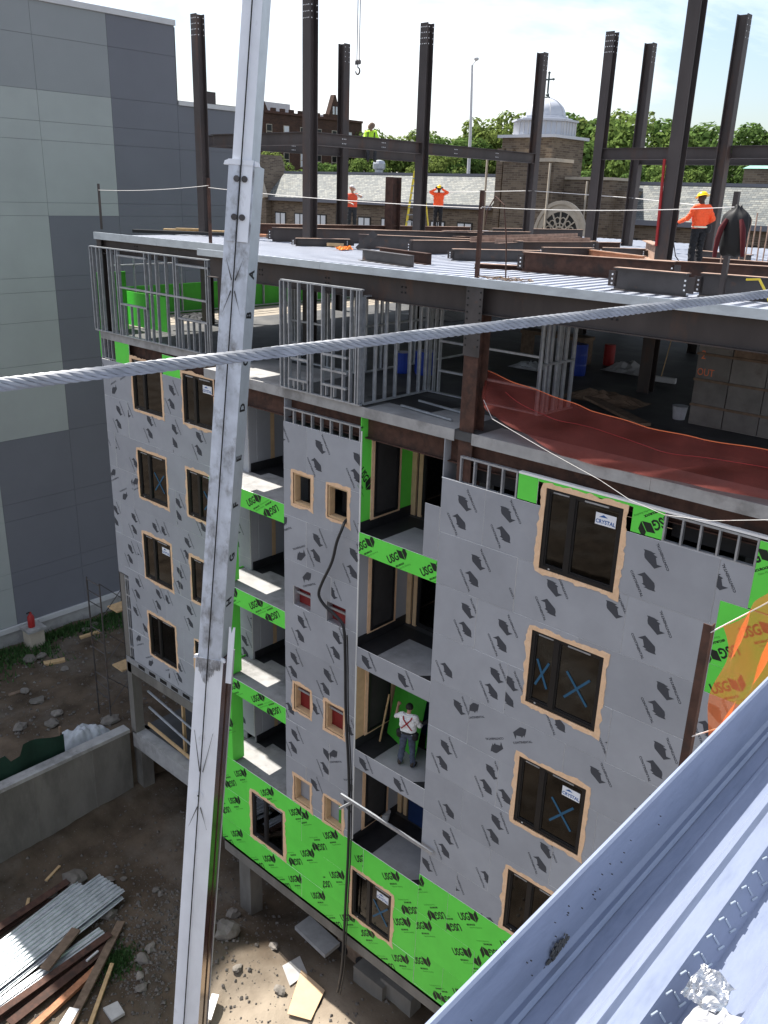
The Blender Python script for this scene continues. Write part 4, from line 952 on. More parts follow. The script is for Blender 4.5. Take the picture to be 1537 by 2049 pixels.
# ------------------------------------------------------------------ brown brick apartment building far behind
AB = thing('brick_apartments', 'long dark brown brick apartment block behind the trees at left', 'building', (-100, 86, -18))
AX = -95.0
b = B(); b.box(AX-14, AX, 71, 99.6, -18.9, 11.0); b.build('wall', 'brown_brick', AB)
b = B(); b.box(AX, AX+.15, 71, 99.5, 6.9, 7.15); b.build('band_course', 'rust_bright', AB)
b = B(); b.box(AX, AX+.2, 71, 99.6, 10.75, 11.05); b.build('cornice', 'rust', AB)
for gy0, gw_, gz0, gh in ((79.6, 4.4, 11.0, 3.6), (94.0, 2.6, 11.0, 3.0)):
    b = B(); b.prism([(AX+.1, gy0-gw_/2, gz0), (AX+.1, gy0+gw_/2, gz0), (AX+.1, gy0+.12, gz0+gh), (AX+.1, gy0-.12, gz0+gh)], (-.8, 0, 0)); gbl = b.build('gable', 'brown_brick', AB)
    for dy in (-.45, .12):
        b = B(); b.box(AX+.11, AX+.13, gy0+dy, gy0+dy+.33, gz0+.5, gz0+1.5); b.build('gable_opening', 'shutter_white', gbl)
for k in range(7): b = B(); b.box(AX-.3, AX+.05, 82.5+k*1.6, 83.2+k*1.6, 11.05, 11.45); b.build('merlon', 'brown_brick', AB)
for r_ in range(5):
    for k in range(9):
        y = 73+k*3.0; z = 7.7-r_*3.3
        b = B(); b.box(AX+.0, AX+.05, y-.5, y+.5, z, z+1.75); w_ = b.build('window', 'limestone', AB)
        for zz in (.08, .93): q = B(); q.box(AX+.052, AX+.08, y-.4, y+.4, z+zz, z+zz+.74); q.build('pane', 'frame_black' if (k*3+r_) % 4 else 'shutter_white', w_)
for y in (97.2, 98.4): b = B(); b.lathe((AX-3, y, 11), [(.38, 0), (.38, 2.3), (.45, 2.3), (.45, 2.5)], 12); b.build('chimney', 'steel', AB)
b = B(); b.box(AX-6, AX-2, 82.6, 87.5, 11, 12.3); b.build('roof_light', 'coping', AB); b = B(); b.box(AX-6, AX-2, 95.2, 96.4, 11, 11.7); b.build('roof_light', 'coping', AB)

# ------------------------------------------------------------------ trees
def crown_mesh(name, rx, rz, nl, seed, mat, ls=.5):
    rnd = random.Random(seed); b = B(); cl = []
    for k in range(34):
        th = rnd.uniform(0, 2*PI); u = rnd.uniform(-.75, 1); rr = math.sqrt(max(0, 1-u*u))*rnd.uniform(.45, .95)
        cl.append((rx*rr*math.cos(th), rx*rr*math.sin(th), rz*u*rnd.uniform(.6, .95), rnd.uniform(.17, .34)*rx))
    vs = []; fs = []
    for i in range(nl):
        c = cl[rnd.randrange(len(cl))]; r = c[3]*rnd.uniform(.55, 1.0)**.5
        th = rnd.uniform(0, 2*PI); u = rnd.uniform(-.7, 1); q = math.sqrt(1-u*u)
        p = V((c[0]+r*q*math.cos(th), c[1]+r*q*math.sin(th), c[2]+r*u*.8))
        n = V((q*math.cos(th)+rnd.uniform(-.6, .6), q*math.sin(th)+rnd.uniform(-.6, .6), u+rnd.uniform(-.2, .9))).normalized()
        a = n.cross(V((rnd.random(), rnd.random(), rnd.random()))).normalized(); d = n.cross(a); s_ = ls*rnd.uniform(.5, 1.1); k = len(vs)
        vs += [p+a*s_*.5, p+d*s_*.32, p-a*s_*.5, p-d*s_*.32]; fs.append((k, k+1, k+2, k+3))
    me = bpy.data.meshes.new(name); me.from_pydata([tuple(p) for p in vs], [], fs); me.materials.append(MAT[mat]); return me
def trunk_mesh(h, seed):
    rnd = random.Random(seed); b = B(); b.tube([(0,0,0),(.1,0,h*.4),(0,.1,h*.75),(0.1,0,h*1.1)], [h*.035,h*.028,h*.02,h*.008], 8)
    for k in range(7):
        a = rnd.uniform(0, 2*PI); z = h*rnd.uniform(.45, .8); l = h*rnd.uniform(.25, .4); b.tube([(0,0,z),(math.cos(a)*l*.5, math.sin(a)*l*.5, z+l*.45),(math.cos(a)*l, math.sin(a)*l, z+l*.8)], [h*.014,h*.009,h*.003], 5)
    me = bpy.data.meshes.new('trunk'); me.from_pydata(b.v, [], b.f); me.materials.append(MAT['trunk']); return me
CR = [crown_mesh('crown', 1, .85, 5200, s_, m, .11) for s_, m in ((1, 'leaf_a'), (2, 'leaf_b'), (3, 'leaf_c'), (4, 'leaf_b'))]
TR = [trunk_mesh(1, 5), trunk_mesh(1, 6)]
def tree(px, pytop, Yd, rad, label, v=0, rz=None, grp='trees behind the church'):
    p = onY(px, pytop+11, Yd); base = -18.6; top = p.z; rz = rz or rad*.85
    cz = top-rz*.9; h = cz-base
    t = thing('tree', label, 'tree', (p.x, Yd, base), grp)
    link('trunk', TR[v % 2], (p.x, Yd, base), t, scale=(h*.8, h*.8, h*.95)); link('crown', CR[v % 4], (p.x, Yd, cz), t, rot=(0, 0, v*1.3), scale=(rad, rad, rz/.85))
TL = [(528,302,72,3.6,'bushy light green tree just right of the crane boom',2,None),(590,322,74,3.4,'low green tree below the dark brick block',0,None),(655,318,78,3.2,'dark tree between the first two tall columns',1,None),
 (770,258,100,6,'broad green tree beside the worker on the beam',0,None),(826,263,104,6,'round tree left of the middle steel column',2,None),(895,268,100,6,'dense tree right of the middle steel column',1,None),
 (945,275,108,5,'small tree behind the slim grey pole',3,None),(1010,228,112,7,'tall tree directly left of the white dome',2,None),(975,250,118,5,'tree crown peeping out left of the church tower',3,None),
 (1165,225,110,8,'tall tree directly right of the white dome',1,None),(1235,230,112,8,'round tree between the two right-hand columns',2,None),(1300,235,108,8,'dense tree crossed by a leaning-looking steel column',0,None),
 (1365,238,114,8,'tree whose thin branches reach out right over the sky',1,None),(1405,255,118,4,'sparse tree at the right end of the tree line',2,None),(1300,330,96,4,'low tree between church roof and right beam',3,None),(1360,320,95,4,'low shrub-like tree above the right slate roof',0,None),
 (1530,245,100,6,'tree cut off by the right edge of the view',1,None),(1470,300,105,4,'small tree behind the copper lantern',3,None),(880,300,92,4,'low tree filling the gap under the steel beam',2,None),(735,312,88,3.4,'low tree left of the roof ventilator',0,None),(1150,330,95,4,'low tree hidden behind the church porch',1,None)]
for a in TL: tree(a[0], a[1], a[2], a[3], a[4], a[5], a[6])

# ------------------------------------------------------------------ crane boom and hook
CRN = None
Bp0, Bp1 = at(370, 2049, 21.0), at(504, 0, 16.0)
bd = (Bp1-Bp0); bl = bd.length; bd = bd/bl
view = (CAM-(Bp0+bd*bl*.5)).normalized()
bs = bd.cross(view).normalized()                       # sideways on the underside (screen left)
if bs.dot(_r) > 0: bs = -bs
bn = bs.cross(bd).normalized()
if bn.dot(view) < 0: bn = -bn
rq = Matrix.Rotation(math.radians(20), 3, bd)
if (-(rq @ bs)).dot(view) < 0: rq = rq.transposed()
bs = rq @ bs; bn = rq @ bn
if bs.dot(_r) > 0 and False: pass
def bpt(t, s_, n_): return Bp0+bd*t+bs*s_+bn*n_
def t_at(py):   # distance along boom where its axis crosses image row py
    lo, hi = -12., bl+4
    for _ in range(50):
        m = (lo+hi)/2; p = Bp0+bd*m-CAM; yy = CY-FPX*p.dot(_u)/p.dot(_f)
        if yy > py: lo = m
        else: hi = m
    return lo
CRN = thing('crane', 'white telescopic crane boom standing in front of the building', 'crane', tuple(bpt(-11, 0, 0)))
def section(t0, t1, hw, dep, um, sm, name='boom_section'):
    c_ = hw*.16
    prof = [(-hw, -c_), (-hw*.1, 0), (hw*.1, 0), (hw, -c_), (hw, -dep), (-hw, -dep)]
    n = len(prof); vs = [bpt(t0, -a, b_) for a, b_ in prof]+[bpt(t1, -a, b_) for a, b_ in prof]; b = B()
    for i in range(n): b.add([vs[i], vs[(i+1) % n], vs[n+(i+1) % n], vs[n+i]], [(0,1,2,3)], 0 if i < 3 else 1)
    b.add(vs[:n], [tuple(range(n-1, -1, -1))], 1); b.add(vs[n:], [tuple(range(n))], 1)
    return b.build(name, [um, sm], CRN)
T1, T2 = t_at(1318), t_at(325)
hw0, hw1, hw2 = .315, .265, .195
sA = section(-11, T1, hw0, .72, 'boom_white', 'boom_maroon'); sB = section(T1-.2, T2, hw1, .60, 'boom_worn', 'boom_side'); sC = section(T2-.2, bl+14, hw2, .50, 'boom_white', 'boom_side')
def plate(par, t0, t1, s0, s1, off, mat, name='wear_pad'):
    b = B(); b.prism([bpt(t0, s0, off), bpt(t0, s1, off), bpt(t1, s1, off), bpt(t1, s0, off)], bn*.02); return b.build(name, mat, par)
plate(sB, T2-1.45, T2-.05, -.24, .0-.02, .0, 'boom_white'); plate(sB, T2-1.45, T2-.05, .02, .24, .0, 'boom_worn')
plate(sB, T2-.05, T2+.05, -.25, .25, .012, 'boom_white', 'end_collar'); 
rr = random.Random(5); q = B()
for k in range(16):
    s0 = -.28+.035*k; ln = .18+.5*max(0, 1-abs(s0-.02)/.22)*rr.uniform(.6, 1.1)+.08*rr.random(); q.prism([bpt(T1-.01, s0, .006), bpt(T1-.01, s0+.036, .006), bpt(T1-ln*.9, s0+.036, .006), bpt(T1-ln, s0+.012, .006)], bn*.004)
kind(q.build('grease_stain', 'grease', sA), 'stuff')
for tt, ss in ((T2-.3, .06), (T2-.3, -.1), (T2-1.0, .06), (T2-1.0, -.1)):
    q = B(); c0 = bpt(tt, ss, .02); q.prism([c0+(bs*math.cos(k*PI/5)+bd*math.sin(k*PI/5))*.06 for k in range(10)], bn*.03); q.build('bolt', 'steel_grey', sB)
for T_, par in ((T2, sB), (T1, sA)):
    for sg in (1, -1):
        q = B(); q.prism([bpt(T_-.05, sg*.26, -.08), bpt(T_-.05, sg*.36, -.08), bpt(T_+.02, sg*.34, -.08), bpt(T_+.05, sg*.26, -.08)], bn*.06); q.build('end_lug', 'boom_white', par)
q = B(); q.prism([bpt(T1-.55, -.50, -.15), bpt(T1-.55, -.37, -.15), bpt(T1+.75, -.37, -.15), bpt(T1+.75, -.40, -.15), bpt(T1+.6, -.43, -.15), bpt(T1+.75, -.46, -.15), bpt(T1+.75, -.50, -.15)], bn*.03); q.build('cable_guide', 'boom_white', sA)
def vcut(par, t, hw, sgn, ln, mat='grime'):
    q = B()
    for s_ in (1, -1):
        q.prism([bpt(t, s_*hw*.66, .012), bpt(t+sgn*.025, s_*hw*.70, .012), bpt(t-sgn*ln, s_*.03, .012), bpt(t-sgn*(ln+.025), s_*.045, .012)], bn*.006)
    q.build('weld_line', mat, par)
vcut(sA, t_at(1465), hw0, 1, .95); vcut(sA, t_at(1655), hw0, -1, .5); vcut(sB, t_at(517), hw1, 1, .4); vcut(sB, t_at(625), hw1, -1, .4)
q = B(); c0 = bpt(t_at(1592), .03, .012); q.prism([c0+(bs*math.cos(k*PI/8)+bd*math.sin(k*PI/8))*.11 for k in range(16)], bn*.008); dsk = q.build('cover_disc', 'boom_white', sA)
q = B(); c0 = bpt(t_at(1592), .03, .022); q.prism([c0+(bs*math.cos(k*PI/4)+bd*math.sin(k*PI/4))*.02 for k in range(8)], bn*.006); q.build('hole', 'black', dsk)
q = B(); q.tube([bpt(-11, .02, .05), bpt(bl*.5, .0, .055), bpt(bl+14, -.06, .05)], .014, 6); q.build('hoist_line', 'black', CRN)
for lt, py in (('A', 545), ('B', 628), ('C', 722), ('D', 815), ('E', 918), ('F', 1012), ('G', 1118), ('H', 1208)):
    tv, tf = text2d(lt, .24, 1, .01); t0 = t_at(py); q = B()
    q.add([bpt(t0+p[0], -hw1-.003, -.42+p[1]*1.7) for p in tv], tf); q.build('section_letter', 'black', sB)
q = B(); q.prism([bpt(-11, -hw0-.002, -.36), bpt(-11, -hw0-.002, -.44), bpt(T1, -hw0-.002, -.44), bpt(T1, -hw0-.002, -.36)], bs*-.006); q.build('side_stripe', 'rust', sA)
q = B(); q.prism([bpt(-11, -hw0-.002, -.70), bpt(-11, -hw0-.002, -.72), bpt(T1, -hw0-.002, -.72), bpt(T1, -hw0-.002, -.70)], bs*-.02); q.build('edge_rail', 'coping', sA)
# chassis foot of the boom below the frame
ft = bpt(-11, 0, 0)
hk = at(716, 142, 24)
HK = thing('crane_hook', 'small crane hook hanging from twin steel wires against the sky', 'hook', tuple(hk))
q = B(); q.tube([hk+V((-.04, 0, .22)), hk+V((-.01, 0, 30))], .012, 5); q.tube([hk+V((.05, 0, .22)), hk+V((.01, 0, 30))], .012, 5); q.build('hoist_wire', 'steel_grey', HK)
q = B(); q.bar(hk+V((-.12, .04, .2)), hk+V((.12, -.04, .2)), .05, .07); q.lathe(hk+V((-.04, 0, .16)), [(.03, 0), (.05, .03), (.05, .09), (.03, .12)], 8); q.lathe(hk+V((.05, 0, .16)), [(.03, 0), (.05, .03), (.05, .09), (.03, .12)], 8); q.build('block', 'steel_grey', HK)
q = B(); q.tube([hk+V((0, 0, .2))]+[hk+V((.075*math.sin(a_)*1., 0, .0+.085*math.cos(a_))) for a_ in [k*PI/8 for k in range(0, 13)]], [.016]+[.016+.008*math.sin(k*PI/12) for k in range(13)], 7); q.build('hook', 'steel_grey', HK)

# ------------------------------------------------------------------ things on the top deck
def lbeam(n_, px0, px1, hh, label, mat='steel', b_=.2, z0=-.06, ends=False, kindp='i', lit='rust_and_lit_steel'):
    p0, p1 = onZ(*px0, z0), onZ(*px1, z0); up = V((0, 0, hh/2)); m = B()
    o = thing('loose_steel_beam', label, 'beam', tuple((p0+p1)/2), 'loose steel lying on the deck')
    if kindp == 'i': m.ibeam(p0+up, p1+up, hh, b_, .018, .012)
    elif kindp == 'c': m.chan(p0+up, p1+up, hh, b_, .014)
    elif kindp == 'a': m.angle(p0+up*.2, p1+up*.2, b_, .012)
    m.build('beam_body', mat, o)
    d = (p1-p0).normalized(); s_ = d.cross(V((0, 0, 1))).normalized()
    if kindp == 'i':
        q = B(); q.bar(p0+V((0, 0, hh+.003)), p1+V((0, 0, hh+.003)), b_-.006, .005); q.build('lit_top_face', lit, o)  # thin paler skin, sunlight on the flange put into its colour
    if ends:
        for pe, sg in ((p0, 1), (p1, -1)):
            q = B(); q.bar(pe+d*sg*-.04+V((0, 0, hh*.15)), pe+d*sg*-.04+V((0, 0, hh*.85)), .012, b_*.9, up=d)
            e = q.build('end_plate', 'steel', o)
            q = B()
            for kz in (.3, .5, .7): q.box(pe.x-.015, pe.x+.015, pe.y-.11, pe.y-.105, pe.z+hh*kz-.015, pe.z+hh*kz+.015)
            kind(q.build('bolt_hole', 'white_paint', e), 'stuff')
    return o
lbeam(1, (505, 470), (940, 474), .38, 'far loose beam running behind the first tall column base', 'rust')
lbeam(2, (545, 483), (965, 492), .42, 'long black loose beam lying just behind the second tall column', 'steel', ends=True)
lbeam(3, (592, 492), (700, 494), .22, 'short dark beam stub in front of the second column foot', 'steel_grey', ends=True)
lbeam(4, (718, 497), (1045, 512), .40, 'long beam with a slanted end plate behind the channel pair', 'steel_grey')
b = B(); p = onZ(716, 500, -.06); b.bar(p, p+V((.35, .35, .48)), .012, .2); tag(b.build('gusset_plate', 'steel_grey'), 'slanted dark steel plate standing at the left end of a long beam', 'plate')
lbeam(5, (822, 508), (1190, 507), .36, 'loose beam right of the slanted plate with a lit rusty flange', 'steel', ends=True)
lbeam(6, (726, 520), (828, 535), .26, 'nearer of two short rusty channels near the deck edge', 'steel_grey', .14, kindp='c')
lbeam(7, (760, 515), (863, 530), .26, 'farther of two short rusty channels near the deck edge', 'rust', .14, kindp='c')
lbeam(8, (905, 521), (1080, 524), .28, 'grey loose beam beside the guard post at the front edge', 'steel_grey', ends=True)
lbeam(9, (1045, 543), (1345, 566), .42, 'big brown beam behind the short grey beam at the front edge', 'rust', ends=True)
lbeam(10, (1228, 579), (1372, 594), .40, 'short grey beam with bolted end plates at the front deck edge', 'steel_grey', ends=True)
lbeam(11, (1398, 592), (1560, 606), .40, 'grey beam at the front edge right of the angle post', 'steel_grey', ends=True)
lbeam(12, (1275, 552), (1560, 570), .36, 'long beam in front of the nearest orange worker', 'rust', ends=True)
lbeam(13, (1178, 515), (1288, 530), .22, 'thin rusty beam lying askew left of the tallest column', 'rust_bright', .14)
lbeam(14, (1085, 514), (1185, 515), .26, 'short dark beam behind the big brown beam', 'steel', ends=True)
lbeam(15, (1205, 512), (1290, 515), .24, 'dark beam stub in front of the bare silver deck', 'steel_grey', ends=True)
lbeam(16, (1385, 524), (1500, 535), .32, 'grey beam behind the legs of the nearest worker', 'steel_grey')
lbeam(17, (985, 474), (1165, 476), .34, 'far loose beam below the arched church window', 'steel')
lbeam(18, (885, 478), (1060, 480), .30, 'far dark beam right of the far orange worker', 'steel')
lbeam(19, (1290, 512), (1312, 524), .45, 'short beam end given a sunlit pinkish colour left of the tallest column', 'rust_and_lit_steel', .25)  # pinkish sunlight put into the colour of the whole beam
lbeam(20, (905, 492), (1120, 494), .30, 'brown beam in the middle row of the central steel pile', 'rust')
lbeam(21, (1060, 498), (1240, 500), .24, 'low rusty beam right of the central steel pile', 'rust')
lbeam(22, (1395, 536), (1555, 548), .26, 'rusty beam under the hanging jacket', 'rust')
lbeam(23, (640, 470), (800, 476), .26, 'far brown beam left of the rusty column stub', 'rust')
lbeam(24, (950, 536), (1050, 541), .10, 'flat steel plate strip by the tangled wire', 'rust')
for k, (pa, pb, lb) in enumerate((((960, 480), (1155, 474), 'uppermost thin steel angle on the far pile'), ((940, 484), (1180, 484), 'middle thin steel angle on the far pile'), ((990, 487), (1120, 479), 'short thin steel angle crossing the far pile'))):
    p0, p1 = onZ(*pa, .3), onZ(*pb, .3); b = B(); b.angle(p0, p1, .12, .014); tag(b.build('steel_angle', 'rust_and_lit_steel'), lb, 'steel angle', 'loose steel lying on the deck')
# guard posts and cables
def gpost(px, pbase, top, label, mat='rust', z0=-.02, w_=.07):
    p = onZ(px, pbase, z0); b = B(); b.angle(p, p+V((0, 0, top)), w_, .008); o = b.build('guard_post', mat); tag(o, label, 'post', 'guard posts on the deck edge'); return p
g0 = gpost(203, 459, 1.45, 'thin dark guard post at the far left deck corner', 'steel', .03, .06)
g1 = gpost(421, 487, 1.75, 'rusty guard post just left of the crane boom')
g2 = gpost(955, 556, 1.62, 'rusty guard post near the middle of the front deck edge')
g3 = gpost(1445, 595, 1.72, 'brown angle post carrying the hanging jacket', 'steel', -.02, .085)
def sagline(a, b_, sag, n=14): return [a.lerp(b_, k/n)+V((0, 0, -sag*4*(k/n)*(1-k/n))) for k in range(n+1)]
SC = thing('safety_cable', 'pale thin safety cable strung between the guard posts on the deck', 'cable', tuple(g0+V((0, 0, 1.2))))
for a, c, za, zc in ((g0, g1, 1.25, 1.55), (g1, g2, 1.5, 1.3), (g2, g3, 1.32, 1.48)):
    b = B(); b.tube(sagline(a+V((0, 0, za)), c+V((0, 0, zc)), .06), .007, 5); b.build('cable_span', 'wire_white', SC)
fp = [onZ(1060, 470, -.02)+V((0, 0, 1.9)), onZ(1240, 475, -.02)+V((0, 0, 1.7)), onZ(1320, 478, -.02)+V((0, 0, 1.75))]
b = B(); b.tube([V((-25.5, 30.4, 1.55)), V((-20.3, 31, 1.75)), V((-15.95, 31, 1.6)), V((-11.5, 27.8, 1.4))], .012, 5); tag(b.build('safety_cable', 'wire_white'), 'second pale cable farther back between the steel columns', 'cable')
# electrode cable and holder looping over the cable
p = onZ(1012, 556, 0); b = B(); b.tube([p, p+V((-.05, 0, .7)), p+V((-.2, .05, 1.35)), p+V((-.45, .1, 1.5)), p+V((-.62, .1, 1.25)), p+V((-.66, .1, .95))], .014, 6); tag(b.build('welding_lead', 'rust'), 'thin brown welding lead looping over the safety cable', 'cable')
b = B(); rnd = random.Random(4)
for k in range(5):
    c = onZ(975+k*14, 560+k*1.5, -.04); r = .25
    b.tube([c+V((r*math.cos(a_)*rnd.uniform(.6, 1.2), r*math.sin(a_)*rnd.uniform(.6, 1.2)+.1, .03+.04*rnd.random())) for a_ in [m*PI/5 for m in range(13)]], .008, 5)
tag(b.build('tangled_wire', 'old_wood'), 'tangle of brown tie wire on the deck by the middle guard post', 'wire')
p = onZ(688, 500, -.05); crumple('orange_cloth', (p.x, p.y, -.06), .34, 3, 'orange_cloth', 'crumpled orange cloth on the deck beside the slanted plate', 'cloth', .5)
p = onZ(672, 494, -.05); b = B(); b.bar(p+V((-.25, -.1, .06)), p+V((.2, .1, .06)), .12, .09); tag(b.build('wood_block', 'wood'), 'pale timber block touching the orange cloth', 'timber')
p = onZ(540, 478, -.05); b = B(); b.bar(p+V((-.15, 0, .08)), p+V((.1, .2, .08)), .2, .12); tag(b.build('timber_blocking', 'old_wood'), 'brown timber blocking under the end of the long black beam', 'timber')
p = onZ(518, 474, -.05); b = B(); b.bar(p+V((-.3, 0, .05)), p+V((.25, .2, .05)), .3, .08); tag(b.build('red_brick_pile', 'rust_bright'), 'reddish blocks lying right of the crane boom', 'blocks')
p = onZ(372, 464, -.04); b = B(); b.bar(p+V((-.9, -.3, .05)), p+V((1.3, 1.3, .05)), .2, .05); b.bar(p+V((-.3, -.2, .1)), p+V((.6, .6, .1)), .15, .05); tag(b.build('timber_plank', 'wood'), 'pale planks on the deck beside the leftmost column', 'timber')
p = onZ(395, 470, -.03); b = B(); b.bar(p+V((-1.8, -1.3, .05)), p+V((1.0, .7, .05)), .18, .1); tag(b.build('steel_bar', 'black'), 'black bar lying on the left part of the deck', 'bar')
# stepladder
LY = 27.6; lp = onY(815, 452, LY); LDR = thing('stepladder', 'yellow stepladder standing behind the middle steel column', 'ladder', (lp.x, LY, -.06))
sa, sb, sc, sd = onY(812, 458, LY), onY(830, 342, LY), onY(842, 458, LY), onY(843, 342, LY)
for a_, c_ in ((sa, sb), (sc, sd)): b = B(); b.bar(a_, c_, .07, .05); b.build('stile', 'yellow_ladder', LDR)
for a_, c_ in ((onY(857, 452, LY+.9), onY(846, 342, LY+.1)), (onY(846, 450, LY+.9), onY(838, 342, LY+.1))): b = B(); b.bar(a_, c_, .045, .04); b.build('back_leg', 'yellow_ladder', LDR)
for k in range(7): b = B(); t_ = (k+1)/8; b.bar(sa.lerp(sb, t_), sc.lerp(sd, t_), .08, .035); b.build('step', 'galv', LDR)
# red ladder against the tallest column
ra_, rb_ = onY(1313, 492, 20.6), onY(1330, 318, 20.6); b = B(); b.bar(ra_, rb_, .05, .05)
tag(b.build('red_rod', 'red_paint'), 'slim red rod leaning on the tallest column', 'rod')
# rebar starter bars
for k in range(9):
    px = 1440+k*12; p = onZ(px, 540-(k % 3)*6, -.05); b = B(); b.tube([p, p+V((random.uniform(-.05, .05), 0, 1.05+.15*(k % 3)))], .018, 6)
    tag(b.build('rebar_dowel', 'rust_and_lit_steel'), ('leftmost', 'second', 'third', 'fourth', 'fifth', 'sixth', 'seventh', 'eighth', 'rightmost')[k]+' of nine upright thin rebar dowels at the right end of the deck', 'rebar', 'rebar dowels')
# jacket on the post
jp = onY(1478, 417, 14.35); JK = thing('jacket', 'black and red jacket hanging on an angle post at the deck edge', 'jacket', (jp.x, jp.y, jp.z-.7), None)
def cloth_lathe(par, c, prof, mat, sx, sy, seed, name, n=22):
    b = B(); rnd = random.Random(seed); vs = []
    for r, z in prof:
        for k in range(n):
            a_ = 2*PI*k/n; rr = r*(1+.08*math.sin(5*a_+z*6+seed)+.05*math.sin(9*a_+seed*2))
            vs.append((c[0]+rr*math.cos(a_)*sx, c[1]+rr*math.sin(a_)*sy, c[2]+z+.02*math.sin(4*a_+seed)))
    m_ = len(prof); b.add(vs, [(i*n+k, i*n+(k+1) % n, (i+1)*n+(k+1) % n, (i+1)*n+k) for i in range(m_-1) for k in range(n)]+[tuple(range(n)), tuple((m_-1)*n+k for k in range(n))]); return b.build(name, mat, par, smooth=True)
cloth_lathe(JK, (jp.x, jp.y, jp.z-.70), [(.15, 0), (.19, .05), (.205, .18), (.21, .34), (.215, .48), (.205, .57), (.15, .64), (.07, .69), (.05, .74)], 'black', 1.0, .55, 2, 'jacket_body', 36)
for sg, zz, mm in ((-1, -.74, 'red_cloth'), (1, -.70, 'red_cloth')):
    pts = [V((jp.x+sg*.11, jp.y-.10, jp.z-.16)), V((jp.x+sg*.17, jp.y-.13, jp.z-.30)), V((jp.x+sg*.20, jp.y-.13, jp.z-.46)), V((jp.x+sg*.215, jp.y-.12, jp.z+zz+.1)), V((jp.x+sg*.22, jp.y-.10, jp.z+zz))]
    b = B(); b.tube(pts, [.03, .045, .042, .036, .032], 10); b.build('sleeve', mm, JK, smooth=True)
p = onZ(1530, 576, .3); b = B(); b.tube([p+V((-.3, 0, .1)), p+V((-.1, 0, .12)), p+V((.1, -.1, -.1)), p+V((.2, -.1, -.3))], .02, 6); tag(b.build('yellow_sling', 'yellow_ladder'), 'yellow sling lying over a beam at the right edge', 'sling')

# ------------------------------------------------------------------ inside the open storey
def bucket(px, py, r, h, mat, label, cat='barrel'):
    p = onZ(px, py, -3.05); b = B(); b.lathe(p, [(r*.92, 0), (r, h*.1), (r*1.02, h*.33), (r, h*.36), (r*1.02, h*.66), (r, h*.7), (r, h), (r*.9, h)], 16); return tag(b.build('barrel', mat), label, cat)
bucket(850, 748, .28, .62, 'blue_plastic', 'blue barrel behind the metal studs in the middle of the open floor'); bucket(806, 745, .22, .55, 'blue_plastic', 'blue barrel half hidden by studs left of the other barrels'); bucket(1155, 750, .22, .85, 'blue_plastic', 'blue barrel standing alone deep in the dark open floor'); bucket(1217, 730, .16, .6, 'red_paint', 'dark red drum next to the lone blue barrel')
def heap(name, px, py, sx, sy, h, mat, label, cat, seed, z=-3.05):
    p = onZ(px, py, z); b = B(); rnd = random.Random(seed); n = 12; vs = []
    for j in range(n):
        for i in range(n):
            u, v_ = i/(n-1)*2-1, j/(n-1)*2-1; e = max(0, 1-u*u)*max(0, 1-v_*v_); vs.append((p.x+u*sx, p.y+v_*sy, z+.006+h*e*rnd.uniform(.3, 1.1)))
    b.add(vs, [(j*n+i, j*n+i+1, (j+1)*n+i+1, (j+1)*n+i) for j in range(n-1) for i in range(n-1)]); return tag(b.build(name, mat, smooth=False), label, cat)
heap('plastic_sheet', 1255, 742, .6, .5, .3, 'tissue', 'crumpled white plastic sheet on the floor right of the red drum', 'plastic', 1)
heap('plastic_sheet', 1060, 735, .5, .4, .2, 'grey_tarp', 'small grey plastic heap deep on the open floor', 'plastic', 2); heap('plastic_sheet', 880, 632, 1.3, .9, .4, 'tissue', 'white plastic scraps far back on the open floor', 'plastic', 3)
heap('rubbish_pile', 395, 640, .9, .5, .25, 'dark_cloth', 'pile of brown scraps on the terrace beside the green parapet', 'rubble', 6)
heap('scrap_pile', 1210, 800, 1.0, .5, .25, 'old_wood', 'low pile of scrap boards on the dark floor behind the red net', 'rubble', 8)
heap('plastic_sheet', 985, 622, .9, .6, .5, 'grey_tarp', 'grey plastic sheeting far back behind the corner studs', 'plastic', 9)
p = onZ(1320, 765, -3.05); PB = thing('push_broom', 'push broom leaning against a dark column inside the open storey', 'broom', tuple(p))
b = B(); b.bar(p+V((-.4, 0, .08)), p+V((.4, .1, .08)), .12, .14); b.build('broom_head', 'coping', PB); b = B(); b.tube([p+V((0, .05, .15)), p+V((-.15, .8, 1.35))], .015, 6); b.build('handle', 'wood', PB)
for k, (px, py) in enumerate(((845, 825), (880, 815))):
    p = onZ(px, py, -3.02); b = B(); b.bar(p+V((-.7, .1, .02)), p+V((.9, -.1, .02)), .05, .04); tag(b.build('loose_stud', 'galv'), ('nearer' if k == 0 else 'farther')+' loose metal stud lying on the slab left of the front column', 'stud', 'loose studs on the slab')
p = onZ(800, 797, -3.05); b = B(); b.add([(p.x-.6, p.y-.5, -3.04), (p.x+1.4, p.y-.6, -3.04), (p.x+1.5, p.y+.5, -3.04), (p.x-.4, p.y+.6, -3.04)], [(0, 1, 2, 3)]); b.add([(p.x-.6, p.y-.5, -3.045), (p.x+1.4, p.y-.6, -3.045), (p.x+1.5, p.y+.5, -3.045), (p.x-.4, p.y+.6, -3.045)], [(3, 2, 1, 0)]); b.build('floor_patch', 'membrane', BL)
p = onZ(1110, 720, -3.05); BN = thing('work_bench', 'low dark timber bench deep inside the open storey', 'bench', tuple(p)); b = B(); b.box(p.x-1.1, p.x+1.1, p.y-.3, p.y+.3, -2.35, -2.25); b.build('bench_top', 'old_wood', BN)
for sx in (-1, 1):
    b = B(); b.box(p.x+sx*1.0-.06, p.x+sx*1.0+.06, p.y-.28, p.y+.28, -3.05, -2.352); b.build('leg', 'old_wood', BN)
